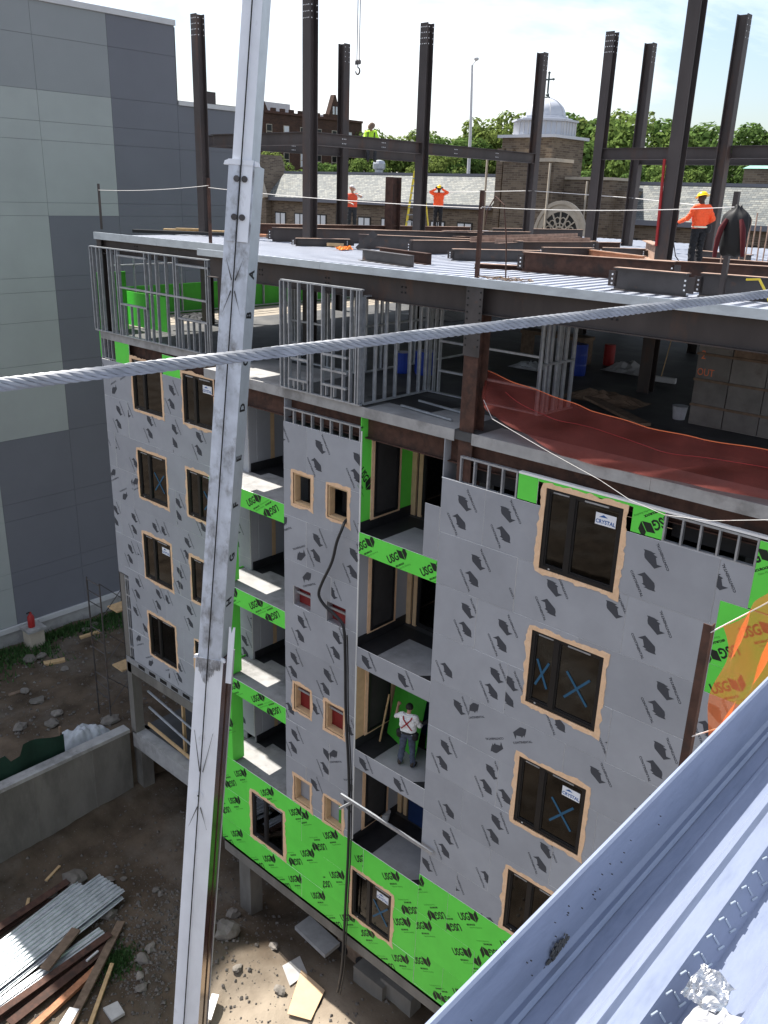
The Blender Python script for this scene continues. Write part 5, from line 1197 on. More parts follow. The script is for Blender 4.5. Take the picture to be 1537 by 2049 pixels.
p = onZ(1240, 830, -3.03); b = B(); b.bar(p+V((-1.3, .9, .05)), p+V((.9, -.6, .05)), .3, .06); tag(b.build('dark_plank', 'old_wood'), 'dark plank lying on the floor behind the red net', 'plank')
p = onZ(1358, 838, -3.05); b = B(); b.lathe(p, [(.13, 0), (.17, .3), (.18, .3)], 12); tag(b.build('plastic_pail', 'grey_tarp'), 'small clear plastic pail at the foot of the core wall', 'pail')
# red debris net
def s6(x, y): return 960+x/2.664, 420+y/2.664
tp = [(10,845),(200,925),(430,1005),(600,1070),(900,1160),(1200,1225),(1537,1280),(1800,1310)]; bt = [(20,1050),(100,1120),(250,1200),(430,1310),(700,1380),(960,1430),(1300,1500),(1800,1600)]
def interp(L, t):
    t = t*(len(L)-1); i = min(int(t), len(L)-2); f = t-i; return L[i][0]*(1-f)+L[i+1][0]*f, L[i][1]*(1-f)+L[i+1][1]*f
NN, MM = 70, 16; b = B(); vs = []
for j in range(MM+1):
    for i in range(NN+1):
        t = i/NN; A_ = onY(*s6(*interp(tp, t)), 14.5-.25*t); Z_ = onY(*s6(*interp(bt, t)), 13.96); f = j/MM
        p = A_.lerp(Z_, f); p.y += .10*math.sin(f*PI)*math.sin(t*11+f*5)+.03*math.sin(t*40+f*9); p.y = min(p.y, 14.8); p.z += .05*math.sin(f*PI)*math.sin(t*17)
        if p.z < -3.0 and p.y > 13.97: p.y = 13.965-.02*math.sin(t*9)
        vs.append(p)
b.add(vs, [(j*(NN+1)+i, j*(NN+1)+i+1, (j+1)*(NN+1)+i+1, (j+1)*(NN+1)+i) for j in range(MM) for i in range(NN)])
nr_ = tag(b.build('debris_net', 'net_red', smooth=True), 'sagging dark red debris net along the open storey edge', 'net')
q = B(); q.tube(vs[:NN+1], .008, 5); q.build('top_cord', 'spray_orange', nr_)
q = B(); q.tube([vs[6*(NN+1)+i]+V((0, -.012, 0)) for i in range(8, NN+1)], .005, 5); q.build('fold_seam', 'red_paint', nr_)
b = B(); b.tube([onY(x, y, 13.93) for x, y in [(968, 800), (985, 838), (1100, 905), (1200, 960), (1260, 1000), (1330, 1030), (1420, 1042), (1540, 1040), (1650, 1030)]], .006, 5); tag(b.build('hanging_wire', 'wire_white'), 'thin pale wire drooping across the slab edge below the red net', 'wire')
# rusty post and orange net at the right
p0 = onX(1425, 1253, -2.0); b = B(); b.angle((p0.x, p0.y, -3.05), (p0.x-.0, p0.y, p0.z), .065, .008, up=(0, 1, 0)); tag(b.build('guard_post', 'rust'), 'rusty angle post holding the orange net at the right', 'post')
b = B(); vs = []; NN, MM = 24, 14
for j in range(MM+1):
    for i in range(NN+1):
        u, f = i/NN, j/MM; y_ = p0.y+.12+u*1.9-.0; z_ = p0.z-.03+.02*math.sin(u*9)-f*1.15; pinch = .25*(1-u)*math.sin(f*PI)
        vs.append((p0.x+.04+.05*math.sin(u*7+f*8)+.03*math.sin(u*15), y_+pinch*.5, z_))
b.add(vs, [(j*(NN+1)+i, j*(NN+1)+i+1, (j+1)*(NN+1)+i+1, (j+1)*(NN+1)+i) for j in range(MM) for i in range(NN)])
tag(b.build('debris_net', 'net_orange', smooth=True), 'bright orange mesh net beside the rusty angle post', 'net')
b = B(); b.tube([(p0.x, p0.y, p0.z-.05), (p0.x+.05, p0.y+.9, p0.z-.13), (p0.x+.1, p0.y+2.2, p0.z-.25)], .006, 5); b.tube([(p0.x, p0.y, p0.z-.95), (p0.x+.05, p0.y+.6, p0.z-1.12), (p0.x+.1, p0.y+1.5, p0.z-1.3)], .006, 5); tag(b.build('net_cord', 'wire_white'), 'thin cords tied from the rusty post through the orange net', 'cord')
# hose out of a window and silver pipe
hp = [(692, 1042), (683, 1062), (674, 1085), (664, 1125), (645, 1165), (638, 1190), (650, 1212), (675, 1235), (688, 1258), (691, 1320), (692, 1420), (697, 1520), (699, 1600), (697, 1700), (692, 1800), (688, 1880), (684, 1940), (676, 1985)]
pts = [onY(x, y, 13.99 if k < 1 else 13.82) for k, (x, y) in enumerate(hp)]
pts = [pts[0]+V((0, .35, .05))]+pts
def catmull(P_, m=5):
    o_ = []
    for i in range(len(P_)-1):
        a_, b_, c_, d_ = P_[max(i-1, 0)], P_[i], P_[i+1], P_[min(i+2, len(P_)-1)]
        for q_ in range(m):
            t = q_/m; o_.append(.5*((2*b_)+(c_-a_)*t+(2*a_-5*b_+4*c_-d_)*t*t+(3*b_-a_-3*c_+d_)*t*t*t))
    return o_+[P_[-1]]
pts = catmull(pts); b = B(); b.tube(pts, .038, 8); tag(b.build('hose', 'rubber', smooth=True), 'long black hose hanging from a middle window down to the ground', 'hose')
b = B(); b.tube([q_+V((.11, -.02, 0)) for q_ in pts[46:]], .018, 6); tag(b.build('hose', 'rubber', smooth=True), 'thin dark line hanging beside the long black hose', 'hose')
pa, pb = onY(682, 1590, 13.62), onY(866, 1708, 13.9); SP = thing('metal_track', 'silver metal track jutting out across the lower balcony', 'metal track', tuple(pa))
b = B(); b.bar(pa, pb, .05, .09); b.build('track_body', 'galv', SP); b = B(); b.bar(onY(680, 1618, 13.7), onY(705, 1605, 13.8), .06, .06); b.build('cross_piece', 'galv', SP)
b = B(); p = onZ(770, 1640, -15.19); b.lathe(p, [(.12, 0), (.16, .28), (.17, .28)], 12); tag(b.build('pail', 'coping'), 'white pail in the corner of the lowest right balcony', 'pail')
p = onZ(600, 1600, -15.2)

# ------------------------------------------------------------------ things on the ground
def gz(x, y): return hgt(x, y)
def onG(px, py, guess=-21.4):
    z = guess
    for _ in range(6): p = onZ(px, py, z); z = gz(p.x, p.y)
    return V((p.x, p.y, z))
def rock_mesh(seed):
    bm = bmesh.new(); bmesh.ops.create_icosphere(bm, subdivisions=2, radius=1)
    for v in bm.verts:
        n = noise.noise(v.co*1.3+V((seed*7.1, 0, 0)))*.45+noise.noise(v.co*3+V((0, seed*3.3, 0)))*.15; v.co *= 1+n; v.co.z *= .65
    me = bpy.data.meshes.new('stone'); bm.to_mesh(me); bm.free(); me.materials.append(MAT['stone']); return me
RM = [rock_mesh(k) for k in range(6)]
RK = [(150,1765,.52,'big flat grey boulder above the tin sheets'),(219,1832,.33,'oval stone standing right of the tin sheet ends'),(286,1922,.30,'tan angular stone right of the rusty steel'),(88,1666,.22,'pale chunk below the retaining wall at left'),(205,1626,.24,'whitest stone at the foot of the retaining wall'),(57,1701,.22,'brownish stone left on the pit floor'),(312,1782,.18,'left of two small stones beside the boom'),(322,1790,.17,'right of two small stones beside the boom'),(248,1760,.16,'small light stone right above the tin sheet ends'),(281,1955,.2,'round grey stone below the tan angular stone'),(284,1979,.22,'flat grey stone above the pale paving piece'),(455,1868,.55,'crumbling concrete lump right of the boom foot'),(468,1832,.32,'grey lump above the crumbling concrete lump'),(547,1895,.22,'stone at the corner of the tilted concrete slab'),(475,1940,.22,'small pale stone on the grey spoil heap'),(560,1985,.24,'white stone beside the cardboard sheet'),(300,1900,.24,'pale rubble piece in the middle of the gravel')]
for k, (px, py, r, lb) in enumerate(RK):
    p = onG(px, py); o = link('stone', RM[k % 6], p+V((0, 0, r*.25)), None, rot=(0, 0, k*1.7), scale=(r*.8, r*.66, r*.66)); tag(o, lb, 'stone', 'stones in the pit')
for k, (px, py, r, lb) in enumerate(((60,1322,.5,'pale boulder on the weeds by the grey building'),(84,1315,.35,'smaller white stone beside the pale boulder'),(76,1405,.4,'tan flat stone in the upper dirt yard'),(115,1430,.35,'grey stone right of the tan flat stone'),(105,1450,.42,'broken concrete chunk in the upper yard'),(40,1458,.4,'whitish chunk at the left of the upper yard'),(188,1252,.35,'pale lump in the weeds near the scaffold'),(172,1262,.3,'small pale stone left of the pale lump'),(50,1385,.3,'small brown stone far left in the upper yard'),(130,1340,.28,'small stone in the middle of the upper yard'),(220,1445,.5,'flat broken slab behind the grey tarp'))):
    p = onG(px, py, -18.6); o = link('stone', RM[(k+2) % 6], p+V((0, 0, r*.2)), None, rot=(0, 0, k*2.3), scale=(r*.75, r*.6, r*.5)); tag(o, lb, 'stone', 'stones in the upper yard')
# gravel and crumbs as one mass
b = B(); rnd = random.Random(12)
def pebble(c, r):
    vs = [c+V((rnd.uniform(-1, 1), rnd.uniform(-1, 1), rnd.uniform(-.6, .9))).normalized()*r*rnd.uniform(.6, 1.1) for _ in range(6)]
    oc = [c+V(d)*r*rnd.uniform(.6, 1.1) for d in ((1,0,0),(0,1,0),(-1,0,0),(0,-1,0),(0,0,.8),(0,0,-.6))]
    b.add(oc, [(0,1,4),(1,2,4),(2,3,4),(3,0,4),(1,0,5),(2,1,5),(3,2,5),(0,3,5)])
for k in range(5200):
    x, y = rnd.uniform(-25.6, -10.5), rnd.uniform(5, 17); r = .02+.07*rnd.random()**4; 
    if rnd.random() < .4: x, y = rnd.gauss(-19.5, 1.6), rnd.gauss(11.3, 1.5); r *= 1.2
    pebble(V((x, y, gz(x, y)+r*.2)), r)
for k in range(2600):
    x, y = rnd.uniform(-36.5, -26.5), rnd.uniform(9, 24); r = .02+.10*rnd.random()**5; pebble(V((x, y, gz(x, y)+r*.2)), r)
kind(tag(b.build('gravel', 'rubble'), 'gravel and small rubble strewn over the dirt', 'gravel'), 'stuff')
# weeds along the grey building
b = B()
for k in range(2600):
    y = rnd.uniform(13, 22); x = -36.6+abs(rnd.gauss(0, .8))*(1.3 if y > 18.5 or y < 17 else .5); z = gz(x, y); a_ = rnd.uniform(0, 6.28); h = rnd.uniform(.1, .38)
    b.add([(x-.04*math.cos(a_), y-.04*math.sin(a_), z), (x+.04*math.cos(a_), y+.04*math.sin(a_), z), (x+rnd.uniform(-.15, .15), y+rnd.uniform(-.15, .15), z+h)], [(0, 1, 2)])
for k in range(900):
    p = onG(235, 1925); x, y = p.x+rnd.gauss(0, .3), p.y+rnd.gauss(0, .3); z = gz(x, y); a_ = rnd.uniform(0, 6.28)
    b.add([(x-.03*math.cos(a_), y-.03*math.sin(a_), z), (x+.03*math.cos(a_), y+.03*math.sin(a_), z), (x+rnd.uniform(-.1, .1), y+rnd.uniform(-.1, .1), z+rnd.uniform(.05, .22))], [(0, 1, 2)])
kind(tag(b.build('weeds', 'weed'), 'low green weeds at the grey building and in the pit', 'weeds'), 'stuff')
# corrugated tin sheets, stacked
def tin(p0, p1, wdt, z, seed, label, nr=7):
    p0 = V(p0); p1 = V(p1); d = (p1-p0).normalized(); s_ = d.cross(V((0, 0, 1))).normalized(); b = B(); pr = []
    for k in range(nr):
        w0 = wdt/nr; x = -wdt/2+k*w0; pr += [(x, 0), (x+.3*w0, 0), (x+.45*w0, .04), (x+.8*w0, .04), (x+.92*w0, 0)]
    n = len(pr); vs = [p0+s_*a_+V((0, 0, z+h)) for a_, h in pr]+[p1+s_*a_+V((0, 0, z+h)) for a_, h in pr]; vs += [v-V((0, 0, .006)) for v in vs]
    b.add(vs, [(i, i+1, n+i+1, n+i) for i in range(n-1)]+[(2*n+n+i, 2*n+n+i+1, 2*n+i+1, 2*n+i) for i in range(n-1)]); tag(b.build('tin_sheet', 'tin_sheet'), label, 'metal sheet', 'stacked tin sheets in the pit')
zt = -21.1
tin((-22.45, 11.85, 0), (-21.6, 6.2, 0), 1.35, zt, 1, 'topmost corrugated tin sheet of the stack at bottom left', 8)
tin((-22.75, 11.2, 0), (-21.75, 6.2, 0), 1.4, zt-.06, 2, 'second corrugated tin sheet of the stack, shifted left', 8); tin((-22.35, 11.7, 0), (-21.5, 6.2, 0), 1.45, zt-.12, 3, 'lowest corrugated tin sheet of the stack', 8)
tin((-21.05, 10.6, 0), (-20.7, 6.2, 0), .35, zt-.2, 4, 'narrow single tin strip right of the tin stack', 2)
def gbar(px0, px1, w_, h_, mat, label, name='rusty_beam', cat='beam', dz=.1, sh='bar', grp='rusty steel and timber in the pit'):
    p0, p1 = onG(*px0)+V((0, 0, dz)), onG(*px1)+V((0, 0, dz)); b = B()
    if sh == 'bar': b.bar(p0, p1, w_, h_)
    elif sh == 'i': b.ibeam(p0, p1, h_, w_, .02, .014)
    else: b.angle(p0, p1, w_, .015)
    return tag(b.build(name, mat), label, cat, grp)
gbar((-30, 1885), (138, 1772), .28, .2, 'rust', 'rusty flat beam along the upper side of the tin stack', dz=.12, sh='i'); gbar((-10, 2048), (222, 1882), .25, .25, 'rust', 'long rusty beam directly below the tin stack', dz=.18, sh='i')
gbar((20, 2060), (215, 1905), .3, .25, 'rust', 'second rusty beam below the long one', dz=.12, sh='i'); gbar((55, 2075), (200, 1940), .22, .12, 'rust_bright', 'bright orange rusty bar half in the sun', dz=.15); gbar((92, 1960), (155, 1880), .32, .08, 'old_wood', 'weathered plank lying across the rusty beams', 'plank', 'plank', .42)  # orange sunlight put into the rust colour of the bright bar
gbar((130, 2075), (243, 1850), .26, .1, 'old_wood', 'long dark plank at the right of the rusty steel', 'plank', 'plank', .1); gbar((180, 2060), (225, 1935), .12, .08, 'wood', 'thin pale timber lying right of the rusty steel', 'plank', 'plank', .12); gbar((128, 2062), (150, 2026), .3, .05, 'white_paint', 'white board at the bottom left', 'board', 'board', .15)
gbar((416, 2050), (432, 2000), .22, .06, 'white_paint', 'white board right of the crane boom at the bottom', 'board', 'board', .2); gbar((175, 1940), (198, 1920), .06, .05, 'coping', 'short pale stick on the rusty steel', 'stick', 'stick', .35); gbar((92, 1765), (120, 1735), .1, .05, 'wood', 'broken pale stick above the boulder', 'stick', 'stick', .05); gbar((52, 1825), (58, 1800), .1, .05, 'wood', 'small stake left above the tin stack', 'stick', 'stick', .05)
gbar((160, 1278), (200, 1265), .2, .1, 'wood', 'timber lying in the upper yard below the scaffold', 'plank', 'plank', .05, grp='timber in the upper yard'); gbar((88, 1330), (130, 1322), .3, .1, 'wood', 'pair of planks in the upper dirt yard', 'plank', 'plank', .05, grp='timber in the upper yard'); gbar((18, 1393), (52, 1382), .2, .1, 'old_wood', 'dark plank half buried at the left of the upper yard', 'plank', 'plank', .02, grp='timber in the upper yard')
p = onG(230, 2027); b = B(); b.prism([p+V(q_) for q_ in ((-.3, -.2, .03), (.25, -.25, .03), (.3, .15, .03), (-.2, .22, .03))], (0, 0, .1)); tag(b.build('paving_piece', 'stone_pale'), 'pale broken paving piece at the bottom of the pit', 'slab')
pa = [onG(x, y)+V((0, 0, .08)) for x, y in ((603, 1944), (650, 1986), (622, 2046), (575, 2033))]; b = B(); b.prism(pa, (0, 0, .012)); tag(b.build('cardboard_sheet', 'cardboard'), 'sunlit tan cardboard sheet on the ground', 'cardboard')
pa = [onG(x, y)+V((0, 0, .03)) for x, y in ((565, 1935), (600, 1915), (615, 1950), (580, 1975))]; b = B(); b.prism(pa, (0, 0, .02)); tag(b.build('cardboard_sheet', 'stone_pale'), 'grey board half in the shade beside the cardboard', 'board')
pa = [onG(x, y)+V((0, 0, .25)) for x, y in ((590, 1872), (620, 1850), (680, 1905), (650, 1930))]; b = B(); b.prism(pa, (0, 0, .14)); tag(b.build('concrete_slab_piece', 'concrete'), 'tilted grey concrete slab piece under the green wall', 'slab')
p = onG(720, 1930); CM = thing('site_machine', 'dusty machine with a round pan under the green wall', 'machine', tuple(p))
b = B(); b.box(p.x-.9, p.x+.3, p.y-.1, p.y+.6, p.z, p.z+.7); b.box(p.x-.6, p.x+.1, p.y+.05, p.y+.5, p.z+.7, p.z+1.0); b.build('body', 'old_wood', CM); b = B(); b.lathe(p+V((.65, .3, .5)), [(.1, 0), (.38, .05), (.42, .25), (.36, .28), (.3, .1), (.05, .08)], 18); b.build('pan', 'stone', CM)
for sx in (-.7, .2):
    b = B(); b.tube([p+V((sx, -.16, .25)), p+V((sx, -.1, .25))], .25, 14); b.build('wheel', 'rubber', CM)
for k, (px, py, lb) in enumerate(((735, 1985, 'left of two concrete blocks at the foot of the green wall'), (790, 2010, 'right of two concrete blocks at the foot of the green wall'))):
    p = onG(px, py); b = B(); b.box(p.x-.6, p.x+.6, p.y, p.y+.5, p.z-.1, p.z+.6); tag(b.build('concrete_block', 'concrete_dark'), lb, 'block', 'concrete blocks by the wall')
b = B(); p = onG(640, 1975); b.tube([p+V((0, 0, .05)), p+V((.4, -.3, .05)), p+V((.7, -.9, .05)), p+V((1.3, -1.2, .05))], .02, 6); tag(b.build('ground_cable', 'rubber'), 'thin cable lying across the sunlit ground', 'cable')
# upper yard
def gtarp():
    b = B(); n = 44; vs = []; A0 = V((-27.3, 12.7)); A1 = V((-26.75, 14.9))
    for j in range(n):
        for i in range(n):
            u, v_ = i/(n-1), j/(n-1); c = A0.lerp(A1, u); wv = (v_-.5)*1.25*(1-.35*u); e = max(0, 1-(2*v_-1)**2)*max(0, math.sin(min(1, u*1.05+.02)*PI))**.6
            x, y = c.x+wv*.9, c.y+wv*-.2; vs.append((x, y, gz(x, y)+e*(.75+.3*noise.noise(V((x*2.2, y*2.2, 1)))+.16*noise.noise(V((x*6, y*6, 2))))-.05))
    b.add(vs, [(j*n+i, j*n+i+1, (j+1)*n+i+1, (j+1)*n+i) for j in range(n-1) for i in range(n-1)]); tag(b.build('tarp_mound', 'grey_tarp', smooth=True), 'mound covered by a pale grey tarp behind the retaining wall', 'tarp')
gtarp()
FN = thing('mesh_fence', 'sagging dark green mesh fence on the retaining wall at left', 'fence', (-26.7, 9, -18.4))
b = B(); vs = []
for i in range(41):
    y = 6+i*(6.7/40); x = -26.62+.06*math.sin(i*.7); top = -17.35-.14*math.sin(i*.35)-(.35 if 27 < i < 31 else 0); vs += [(x, y, -18.6), (x+.03, y, top)]
b.add(vs, [(2*i, 2*i+2, 2*i+3, 2*i+1) for i in range(40)]); b.add([(v[0]-.012, v[1], v[2]) for v in vs], [(2*i+1, 2*i+3, 2*i+2, 2*i) for i in range(40)]); b.build('mesh_panel', 'green_mesh', FN)
for y in (6.5, 9.2, 12.6): b = B(); b.box(-26.72, -26.64, y, y+.08, -18.7, -17.2); b.build('fence_post', 'old_wood', FN)
b = B(); b.box(-36.55, -35.85, 16.05, 16.75, -19.3, -18.15); PRN = tag(b.build('stone_pier', 'limestone'), 'short pale pier against the grey building', 'pier'); b = B(); b.box(-36.6, -35.75, 15.95, 16.85, -18.15, -18.03); b.build('pier_cap', 'concrete', PRN)
b = B(); b.lathe((-36.2, 16.35, -18.03), [(.15, 0), (.16, .05), (.16, .5), (.09, .62), (.06, .66), (.06, .74)], 14); FE = tag(b.build('fire_extinguisher', 'red_paint', smooth=True), 'red fire extinguisher standing on the pale pier', 'extinguisher'); b = B(); b.bar((-36.2, 16.3, -17.27), (-36.0, 16.1, -17.2), .05, .05); b.build('handle', 'black', FE)
SF = thing('scaffold_tower', 'narrow steel scaffold tower beside the corner of the new building', 'scaffold', (-28.1, 15.7, -18.8))
for x, y in ((-28.5, 15.2), (-27.6, 15.2), (-28.5, 16.6), (-27.6, 16.6)):
    b = B(); b.tube([(x, y, -18.9), (x, y, -12.6)], .03, 7); b.build('standard', 'steel_grey', SF)
for z in (-17.6, -15.6, -13.6):
    for a, c in (((-28.5, 15.2), (-27.6, 15.2)), ((-28.5, 16.6), (-27.6, 16.6))):
        for dz in (0, .45, .9): b = B(); b.tube([(*a, z+dz), (*c, z+dz)], .022, 6); b.build('ledger', 'steel_grey', SF)
    b = B(); b.tube([(-27.6, 15.2, z-.4), (-27.6, 16.6, z+1.0)], .016, 6); b.tube([(-27.6, 15.2, z+1.0), (-27.6, 16.6, z-.4)], .016, 6); b.build('brace', 'steel_grey', SF)
for z in (-16.7, -14.1): b = B(); b.box(-28.4, -27.7, 15.9, 16.7, z, z+.06); b.build('plank', 'wood', SF)
# sun-shaded things on balconies: leaning boards behind the worker
p = V((-12.2, 15.0, -12.14)); b = B(); b.prism([(-13.05, 15.15, -12.13+.02), (-11.75, 14.75, -12.13+.02), (-11.95, 15.6, -9.75), (-13.12, 15.75, -9.75)], (.01, .014, 0)); tag(b.build('leaning_board', 'green_shaded'), 'green wallboard being held upright by the white-shirted worker', 'board')
b = B(); b.prism([(-11.9, 15.35, -12.12), (-10.95, 15.2, -12.12), (-11.05, 15.7, -9.75), (-12.0, 15.75, -9.75)], (.01, .014, 0)); tag(b.build('leaning_board', 'green_shaded'), 'second green wallboard leaning deeper in the same balcony', 'board')
b = B(); b.bar((-12.95, 14.75, -12.14), (-12.85, 14.95, -10.75), .04, .03); tag(b.build('level_stick', 'wood'), 'wooden stick standing left of the white-shirted worker', 'stick')

# ------------------------------------------------------------------ people
def capsule(bm, p0, r0, p1, r1):
    d = p1-p0; L = d.length
    for p, r in ((p0, r0), (p1, r1)):
        bmesh.ops.create_icosphere(bm, subdivisions=2, radius=r, matrix=Matrix.Translation(p))
    if L > 1e-4:
        bmesh.ops.create_cone(bm, cap_ends=True, segments=14, radius1=r0*.99, radius2=r1*.99, depth=L, matrix=Matrix.Translation((p0+p1)/2) @ d.to_track_quat('Z', 'Y').to_matrix().to_4x4())
def person(label, base, yaw, J, mats, H=1.76, vox=.011, flat=.66):
    """J: joints in a 1.76 m frame, x right, y forward, z up; mats per region"""
    k = H/1.76; Rz = Matrix.Rotation(yaw, 3, 'Z'); base = V(base)
    P = {n: V(v)*k for n, v in J.items()}
    bones = []
    def bone(a, b_, ra, rb, reg): bones.append((P[a] if isinstance(a, str) else a, P[b_] if isinstance(b_, str) else b_, ra*k, rb*k, reg))
    fwd = V((0, 1, 0)); 
    sh = (P['shR']-P['shL']).normalized()
    # torso: several parallel capsules to give it width
    for s_ in (-.085, -.03, .03, .085):
        bone(P['pel']+sh*s_*k, P['wst']+sh*s_*k*.9, .108, .100, 'pants' ); bone(P['wst']+sh*s_*k*1.05-V((0, 0, .07*k)), P['chs']+sh*s_*k*1.3, .112, .112, 'shirt')
    bone('shL', 'shR', .075, .075, 'shirt'); bone('chs', 'nek', .085, .058, 'shirt'); bone('nek', 'hed', .054, .052, 'skin')
    hd = P['hed']; face = (P['fac']-P['hed']).normalized(); upv = (P['hed']-P['nek']).normalized()
    c = hd+upv*.075*k; right = face.cross(upv).normalized()
    bone(c+upv*.035*k-face*.02*k, c+upv*.03*k+face*.02*k, .083, .080, 'skin'); bone(c-upv*.03*k+face*.012*k, c-upv*.065*k+face*.045*k, .066, .042, 'skin')
    bone(c+face*.09*k-upv*.0*k, c+face*.108*k-upv*.028*k, .011, .016, 'skin'); bone(c+right*.078*k, c+right*.084*k-upv*.03*k, .016, .012, 'skin'); bone(c-right*.078*k, c-right*.084*k-upv*.03*k, .016, .012, 'skin')
    for s_ in 'LR':
        bk = 1.0 if mats.get('fore') in ('skin', 'skin_dark') else 1.3
        bone('sh'+s_, 'el'+s_, .070, .058, 'sleeve'); bone('el'+s_, 'wr'+s_, .043*bk, .033*bk, 'fore')
        w_ = P['wr'+s_]; e = P['el'+s_]; d = (w_-e).normalized(); hd_ = P.get('hd'+s_, w_+d*.1*k)-w_; hd_ = hd_.normalized()
        sg = 1 if s_ == 'R' else -1; side = hd_.cross(V((0, 0, 1)) if abs(hd_.z) < .8 else V((0, 1, 0))).normalized(); nor = side.cross(hd_)
        palm = w_+hd_*.075*k
        for q_ in (-.022, 0, .022): bone(w_+side*q_*.6*k, palm+side*q_*1.2*k, .019, .016, 'hand')
        for m_, (o_, l_) in enumerate(((-.033, .062), (-.011, .075), (.011, .07), (.033, .055))):
            r_ = palm+side*o_*k; mid = r_+(hd_*.75-nor*.45)*l_*.55*k; tip = mid+(hd_*.25-nor*.85)*l_*.5*k; bone(r_, mid, .0105, .0095, 'hand'); bone(mid, tip, .0095, .008, 'hand')
        tb = w_+hd_*.025*k+side*.03*k*-sg; tm = tb+(side*-sg*.6+hd_*.6-nor*.3)*.045*k; bone(tb, tm, .013, .011, 'hand'); bone(tm, tm+(hd_*.7-nor*.5)*.035*k, .011, .009, 'hand')
        bone('hp'+s_, 'kn'+s_, .104, .080, 'pants'); bone('kn'+s_, 'an'+s_, .078, .068, 'pants')
        f_ = P['to'+s_]-P['an'+s_]; bone(P['an'+s_]-f_*.25+V((0, 0, -.03*k)), P['an'+s_]+f_*.45+V((0, 0, -.04*k)), .046, .046, 'boot'); bone(P['an'+s_]+f_*.45+V((0, 0, -.04*k)), P['to'+s_], .046, .036, 'boot'); bone(P['an'+s_]+V((0, 0, .09*k)), P['an'+s_]-f_*.1, .056, .056, 'boot')
    bm = bmesh.new()
    for a, b_, ra, rb, reg in bones: capsule(bm, a, ra, b_, rb)
    me = bpy.data.meshes.new('pp'); bm.to_mesh(me); bm.free(); ob = bpy.data.objects.new('pp', me); COL.objects.link(ob)
    md = ob.modifiers.new('r', 'REMESH'); md.mode = 'VOXEL'; md.voxel_size = vox
    dg = bpy.context.evaluated_depsgraph_get(); m2 = bpy.data.meshes.new_from_object(ob.evaluated_get(dg)); bpy.data.objects.remove(ob)
    bm = bmesh.new(); bm.from_mesh(m2)
    for _ in range(3): bmesh.ops.smooth_vert(bm, verts=bm.verts, factor=.5, use_axis_x=True, use_axis_y=True, use_axis_z=True)
    regs = ['skin', 'shirt', 'sleeve', 'fore', 'hand', 'pants', 'boot']; mlist = [mats.get(r, mats['skin']) for r in regs]
    for f_ in bm.faces:
        c_ = f_.calc_center_median(); best = 1e9; br = 0
        for a, b_, ra, rb, reg in bones:
            d = b_-a; L2 = d.length_squared; t = max(0, min(1, (c_-a).dot(d)/L2)) if L2 > 1e-9 else 0
            dist = (c_-(a+d*t)).length-(ra+(rb-ra)*t)
            if dist < best: best = dist; br = reg
        f_.material_index = regs.index(br); f_.smooth = True
    # wrinkle the clothes a little
    for v in bm.verts:
        if any(f_.material_index in (1, 2, 5) for f_ in v.link_faces): v.co += v.normal*(.022*noise.noise(V((v.co.x*11, v.co.y*11, v.co.z*17))+V((base.x, 0, 0)))+.008*noise.noise(v.co*34))
    mids = [f_.material_index for f_ in bm.faces]; bm.transform(Rz.to_4x4()); bm.to_mesh(m2); bm.free()
    m2.materials.clear()
    for m_ in mlist: m2.materials.append(MAT[m_])
    m2.polygons.foreach_set('material_index', mids)
    t = thing('person', label, 'person', tuple(base)); link('body', m2, base, t)
    T = lambda v: base+Rz @ V(v)
    return t, P, T, k, (c, face, upv, right), Rz
def put(par, b, name, mat, T, smooth=True):
    b.v = [tuple(T(p)) for p in b.v]; return b.build(name, mat, par, smooth=smooth)
def helmet(pr, mat):
    t, P, T, k, (c, face, up, right), Rz = pr; b = B(); M = Matrix((right, face, up)).transposed(); c0 = c+up*.055*k
    b.lathe(c0, [(.112*k*math.cos(a_), .105*k*math.sin(a_)) for a_ in [q*PI/2/7 for q in range(8)]], 18, sy=1.15, R=M); b.lathe(c0-up*.004, [(.10*k, 0), (.138*k, -.012*k), (.140*k, -.004*k), (.11*k, .012*k)], 18, sy=1.2, R=M); put(t, b, 'hard_hat', mat, T)
def hair(pr, mat='hair'):
    t, P, T, k, (c, face, up, right), Rz = pr; b = B(); M = Matrix((right, face, up)).transposed()
    b.lathe(c+up*.02*k-face*.012*k, [(.084*k, -.05*k), (.092*k, -.02*k)]+[(.094*k*math.cos(a_), .105*k*math.sin(a_)) for a_ in [q*PI/2/6 for q in range(7)]], 16, sy=1.08, R=M); put(t, b, 'hair', mat, T)
def eyes(pr):
    t, P, T, k, (c, face, up, right), Rz = pr; b = B()
    for s_ in (-1, 1): b.lathe(c+face*.082*k+right*s_*.031*k+up*.005*k, [(.004, -.008), (.012, 0), (.004, .008)], 6)
    b.bar(c+face*.082*k-up*.055*k-right*.02*k, c+face*.082*k-up*.055*k+right*.02*k, .012, .008); put(t, b, 'eyes_and_mouth', 'black', T)
STD = dict(pel=(0,0,.93), wst=(0,0,1.07), chs=(0,.0,1.33), nek=(0,.01,1.47), hed=(0,.02,1.56), fac=(0,.1,1.56), shL=(-.18,0,1.42), shR=(.18,0,1.42), elL=(-.25,0,1.14), elR=(.25,0,1.14), wrL=(-.27,.08,.9), wrR=(.27,.08,.9),
 hpL=(-.095,0,.90), hpR=(.095,0,.90), knL=(-.11,.02,.49), knR=(.11,.02,.49), anL=(-.12,-.01,.09), anR=(.12,-.01,.09), toL=(-.15,.17,.03), toR=(.15,.17,.03))
def pose(**k): d = dict(STD); d.update(k); return d
def yaw_to(dx, dy): return math.atan2(-dx, dy)
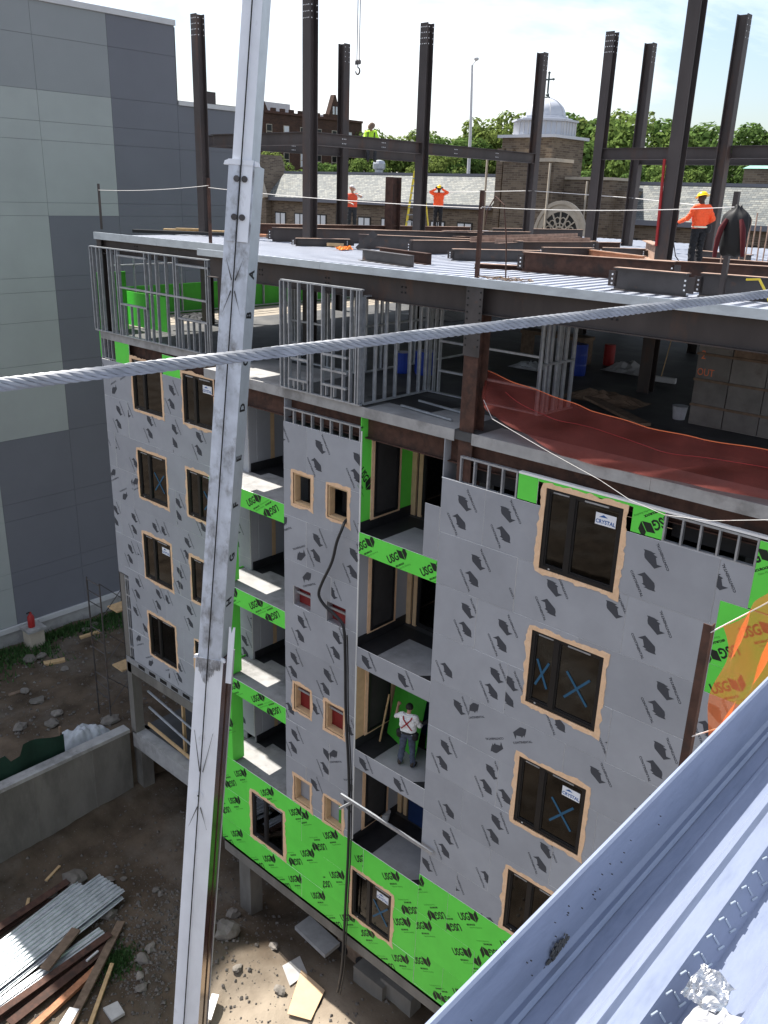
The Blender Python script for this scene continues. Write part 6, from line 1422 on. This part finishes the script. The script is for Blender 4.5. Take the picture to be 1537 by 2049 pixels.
# nearest orange worker, seen from behind, holding a cable to his left
b0 = onZ(1388, 536, 0.0)
pr = person('worker in orange long sleeves and yellow hard hat holding a cable on the deck', (b0.x, b0.y, -.05), yaw_to(-.85, .5), pose(fac=(-.05,.09,1.53), hed=(0,.03,1.55), elL=(-.30,.10,1.17), wrL=(-.33,.34,1.08), elR=(.27,-.1,1.17), wrR=(.2,.12,1.02), knR=(.10,.03,.49)), dict(skin='skin_dark', shirt='hivis_orange', sleeve='hivis_orange', fore='hivis_orange', hand='dark_cloth', pants='pants_black', boot='boot'), 1.80)
helmet(pr, 'hardhat_yellow'); t, P, T, k, _, _ = pr
b = B(); b.lathe((.18*k, -.06, .86*k), [(.05, 0), (.09, .05), (.10, .16), (.06, .2)], 10); put(t, b, 'tool_pouch', 'black', T); b = B(); b.tube([V((.19*math.cos(a_), .14*math.sin(a_), .99*k)) for a_ in [q*PI/10 for q in range(21)]], .022, 6); put(t, b, 'belt', 'reflective', T)
b = B(); wl = P['wrL']; b.tube([wl+V((0, .1, .25)), wl+V((0, .09, .05)), wl+V((0, .1, -.1)), wl+V((-.02, .12, -.45)), wl+V((.05, .05, -.8)), wl+V((.2, -.1, -1.06))], .013, 6); b.v = [tuple(T(p)) for p in b.v]; tag(b.build('welding_lead', 'rubber'), 'dark cable held in the gloved hand of the nearest orange worker', 'cable')
# far orange worker, hands to his head, facing us
x, y = -24.3, 30.2
pr = person('distant worker in orange shirt raising both hands to a yellow hard hat', (x, y, .08), yaw_to(.63, -.77), pose(elL=(-.36,.14,1.50), wrL=(-.14,.16,1.62), elR=(.36,.14,1.50), wrR=(.14,.16,1.62), hdL=(-.08,.16,1.72), hdR=(.08,.16,1.72)), dict(skin='skin_dark', shirt='hivis_orange', sleeve='hivis_orange', fore='hivis_orange', hand='dark_cloth', pants='pants_black', boot='boot'), 1.76, .014)
helmet(pr, 'hardhat_yellow'); eyes(pr)
b = B(); b.box(x-.6, x+.6, y-.4, y+.4, -.07, .07); tag(b.build('plywood_stack', 'plywood'), 'low stack of boards under the far orange worker', 'boards')
# worker in orange vest by the second column
x, y = -26.6, 27.4
pr = person('worker in dark red vest with one arm raised beside a steel column', (x, y, -.06), yaw_to(.75, -.66), pose(elL=(-.40,.1,1.36), wrL=(-.2,.25,1.44), elR=(.25,.05,1.15), wrR=(.05,.25,1.1), fac=(.03,.09,1.6)), dict(skin='skin', shirt='hivis_vest', sleeve='white_cloth', fore='skin', hand='glove', pants='dark_cloth', boot='boot'), 1.76, .014)
helmet(pr, 'white_paint'); eyes(pr); t, P, T, k, _, _ = pr
b = B(); b.tube([V((.2*math.cos(a_), .15*math.sin(a_), 1.2*k)) for a_ in [q*PI/10 for q in range(21)]], .02, 6); put(t, b, 'reflective_band', 'reflective', T)
# yellow-clad worker sitting on the rear beam
wy = onX(742, 283, -25.5)
pr = person('worker in bright yellow-green jacket sitting on the high rear beam', (-25.5, wy.y, 3.1-.82), yaw_to(.75, -.66), pose(knL=(-.14,.40,.84), knR=(.14,.40,.84), anL=(-.14,.42,.42), anR=(.14,.42,.42), toL=(-.15,.60,.36), toR=(.15,.60,.36), elL=(-.28,.1,1.16), wrL=(-.16,.34,1.05), elR=(.28,.1,1.16), wrR=(.16,.34,1.05), fac=(.03,.08,1.5), hed=(0,.06,1.54)), dict(skin='skin', shirt='hivis_yellow', sleeve='hivis_yellow', fore='hivis_yellow', hand='dark_cloth', pants='dark_cloth', boot='boot'), 1.76, .014)
helmet(pr, 'old_wood'); eyes(pr); t, P, T, k, _, _ = pr
b = B(); b.tube([(-.12, .1, 1.1), (-.13, .12, 1.4), (-.1, -.1, 1.47), (-.1, -.13, 1.1)], .025, 6); b.tube([(.12, .1, 1.1), (.13, .12, 1.4), (.1, -.1, 1.47), (.1, -.13, 1.1)], .025, 6); put(t, b, 'harness', 'dark_cloth', T)
# white-shirted worker on the balcony, seen from behind
b0 = onZ(803, 1542, -12.15)
pr = person('worker in white T-shirt and red harness straps holding a green board', (b0.x-.05, b0.y+.25, -12.145), yaw_to(-.35, .94), pose(elL=(-.36,.12,1.26), wrL=(-.40,.34,1.42), hdL=(-.40,.42,1.5), elR=(.27,.08,1.17), wrR=(.22,.30,1.12), hed=(0,.03,1.56), fac=(0,.1,1.54), knL=(-.13,.03,.49), anL=(-.17,-.02,.09), toL=(-.2,.16,.03), knR=(.13,.03,.49), anR=(.17,-.02,.09), toR=(.2,.16,.03)), dict(skin='skin', shirt='white_cloth', sleeve='white_cloth', fore='skin', hand='skin', pants='jeans', boot='boot'), 1.80, .010)
hair(pr); t, P, T, k, _, _ = pr
b = B()
for s_ in (-1, 1): b.tube([V((s_*.12, .12, 1.2))*k, V((s_*.14, .11, 1.40))*k, V((s_*.13, -.02, 1.485))*k, V((s_*.09, -.112, 1.38))*k, V((0, -.128, 1.27))*k, V((-s_*.13, -.115, 1.12))*k, V((-s_*.175, -.02, 1.08))*k], .018, 6)
put(t, b, 'harness_strap', 'strap_red', T)
b = B(); b.tube([V((.185*math.cos(a_), .135*math.sin(a_), 1.0))*k for a_ in [q*PI/10 for q in range(21)]], .026, 6); put(t, b, 'tool_belt', 'black', T)
for s_ in (-1, 1): b = B(); b.lathe(V((s_*.2, -.02, .80))*k, [(.05, 0), (.085, .04), (.095, .18), (.06, .22)], 10); put(t, b, 'tool_pouch', 'black', T)
# companion in the shadow
pr = person('dim second worker in dark clothes and patterned cap behind the balcony edge', (-11.2, 15.0, -12.145), yaw_to(-.3, -.9), pose(elL=(-.3,.1,1.2), wrL=(-.25,.35,1.2), elR=(.3,.1,1.2), wrR=(.25,.35,1.2)), dict(skin='skin', shirt='dark_cloth', sleeve='dark_cloth', fore='dark_cloth', hand='glove', pants='dark_cloth', boot='boot'), 1.76, .012)
eyes(pr); t, P, T, k, (c, face, up, right), Rz = pr; b = B(); M = Matrix((right, face, up)).transposed(); b.lathe(c+up*.04*k, [(.098*k*math.cos(a_), .09*k*math.sin(a_)) for a_ in [q*PI/2/6 for q in range(7)]], 16, sy=1.15, R=M); cp = put(t, b, 'cap', 'red_cloth', T)
b = B()
for q in range(5): b.tube([c+up*(.05+.085*math.sin(a_))*k+right*(-.08+.04*q)*k*math.cos(a_*.0)+face*(.105*math.cos(a_))*k*.9 for a_ in [m*PI/8 for m in range(1, 8)]], .007, 5)
put(t, b, 'cap_stripe', 'white_cloth', T)
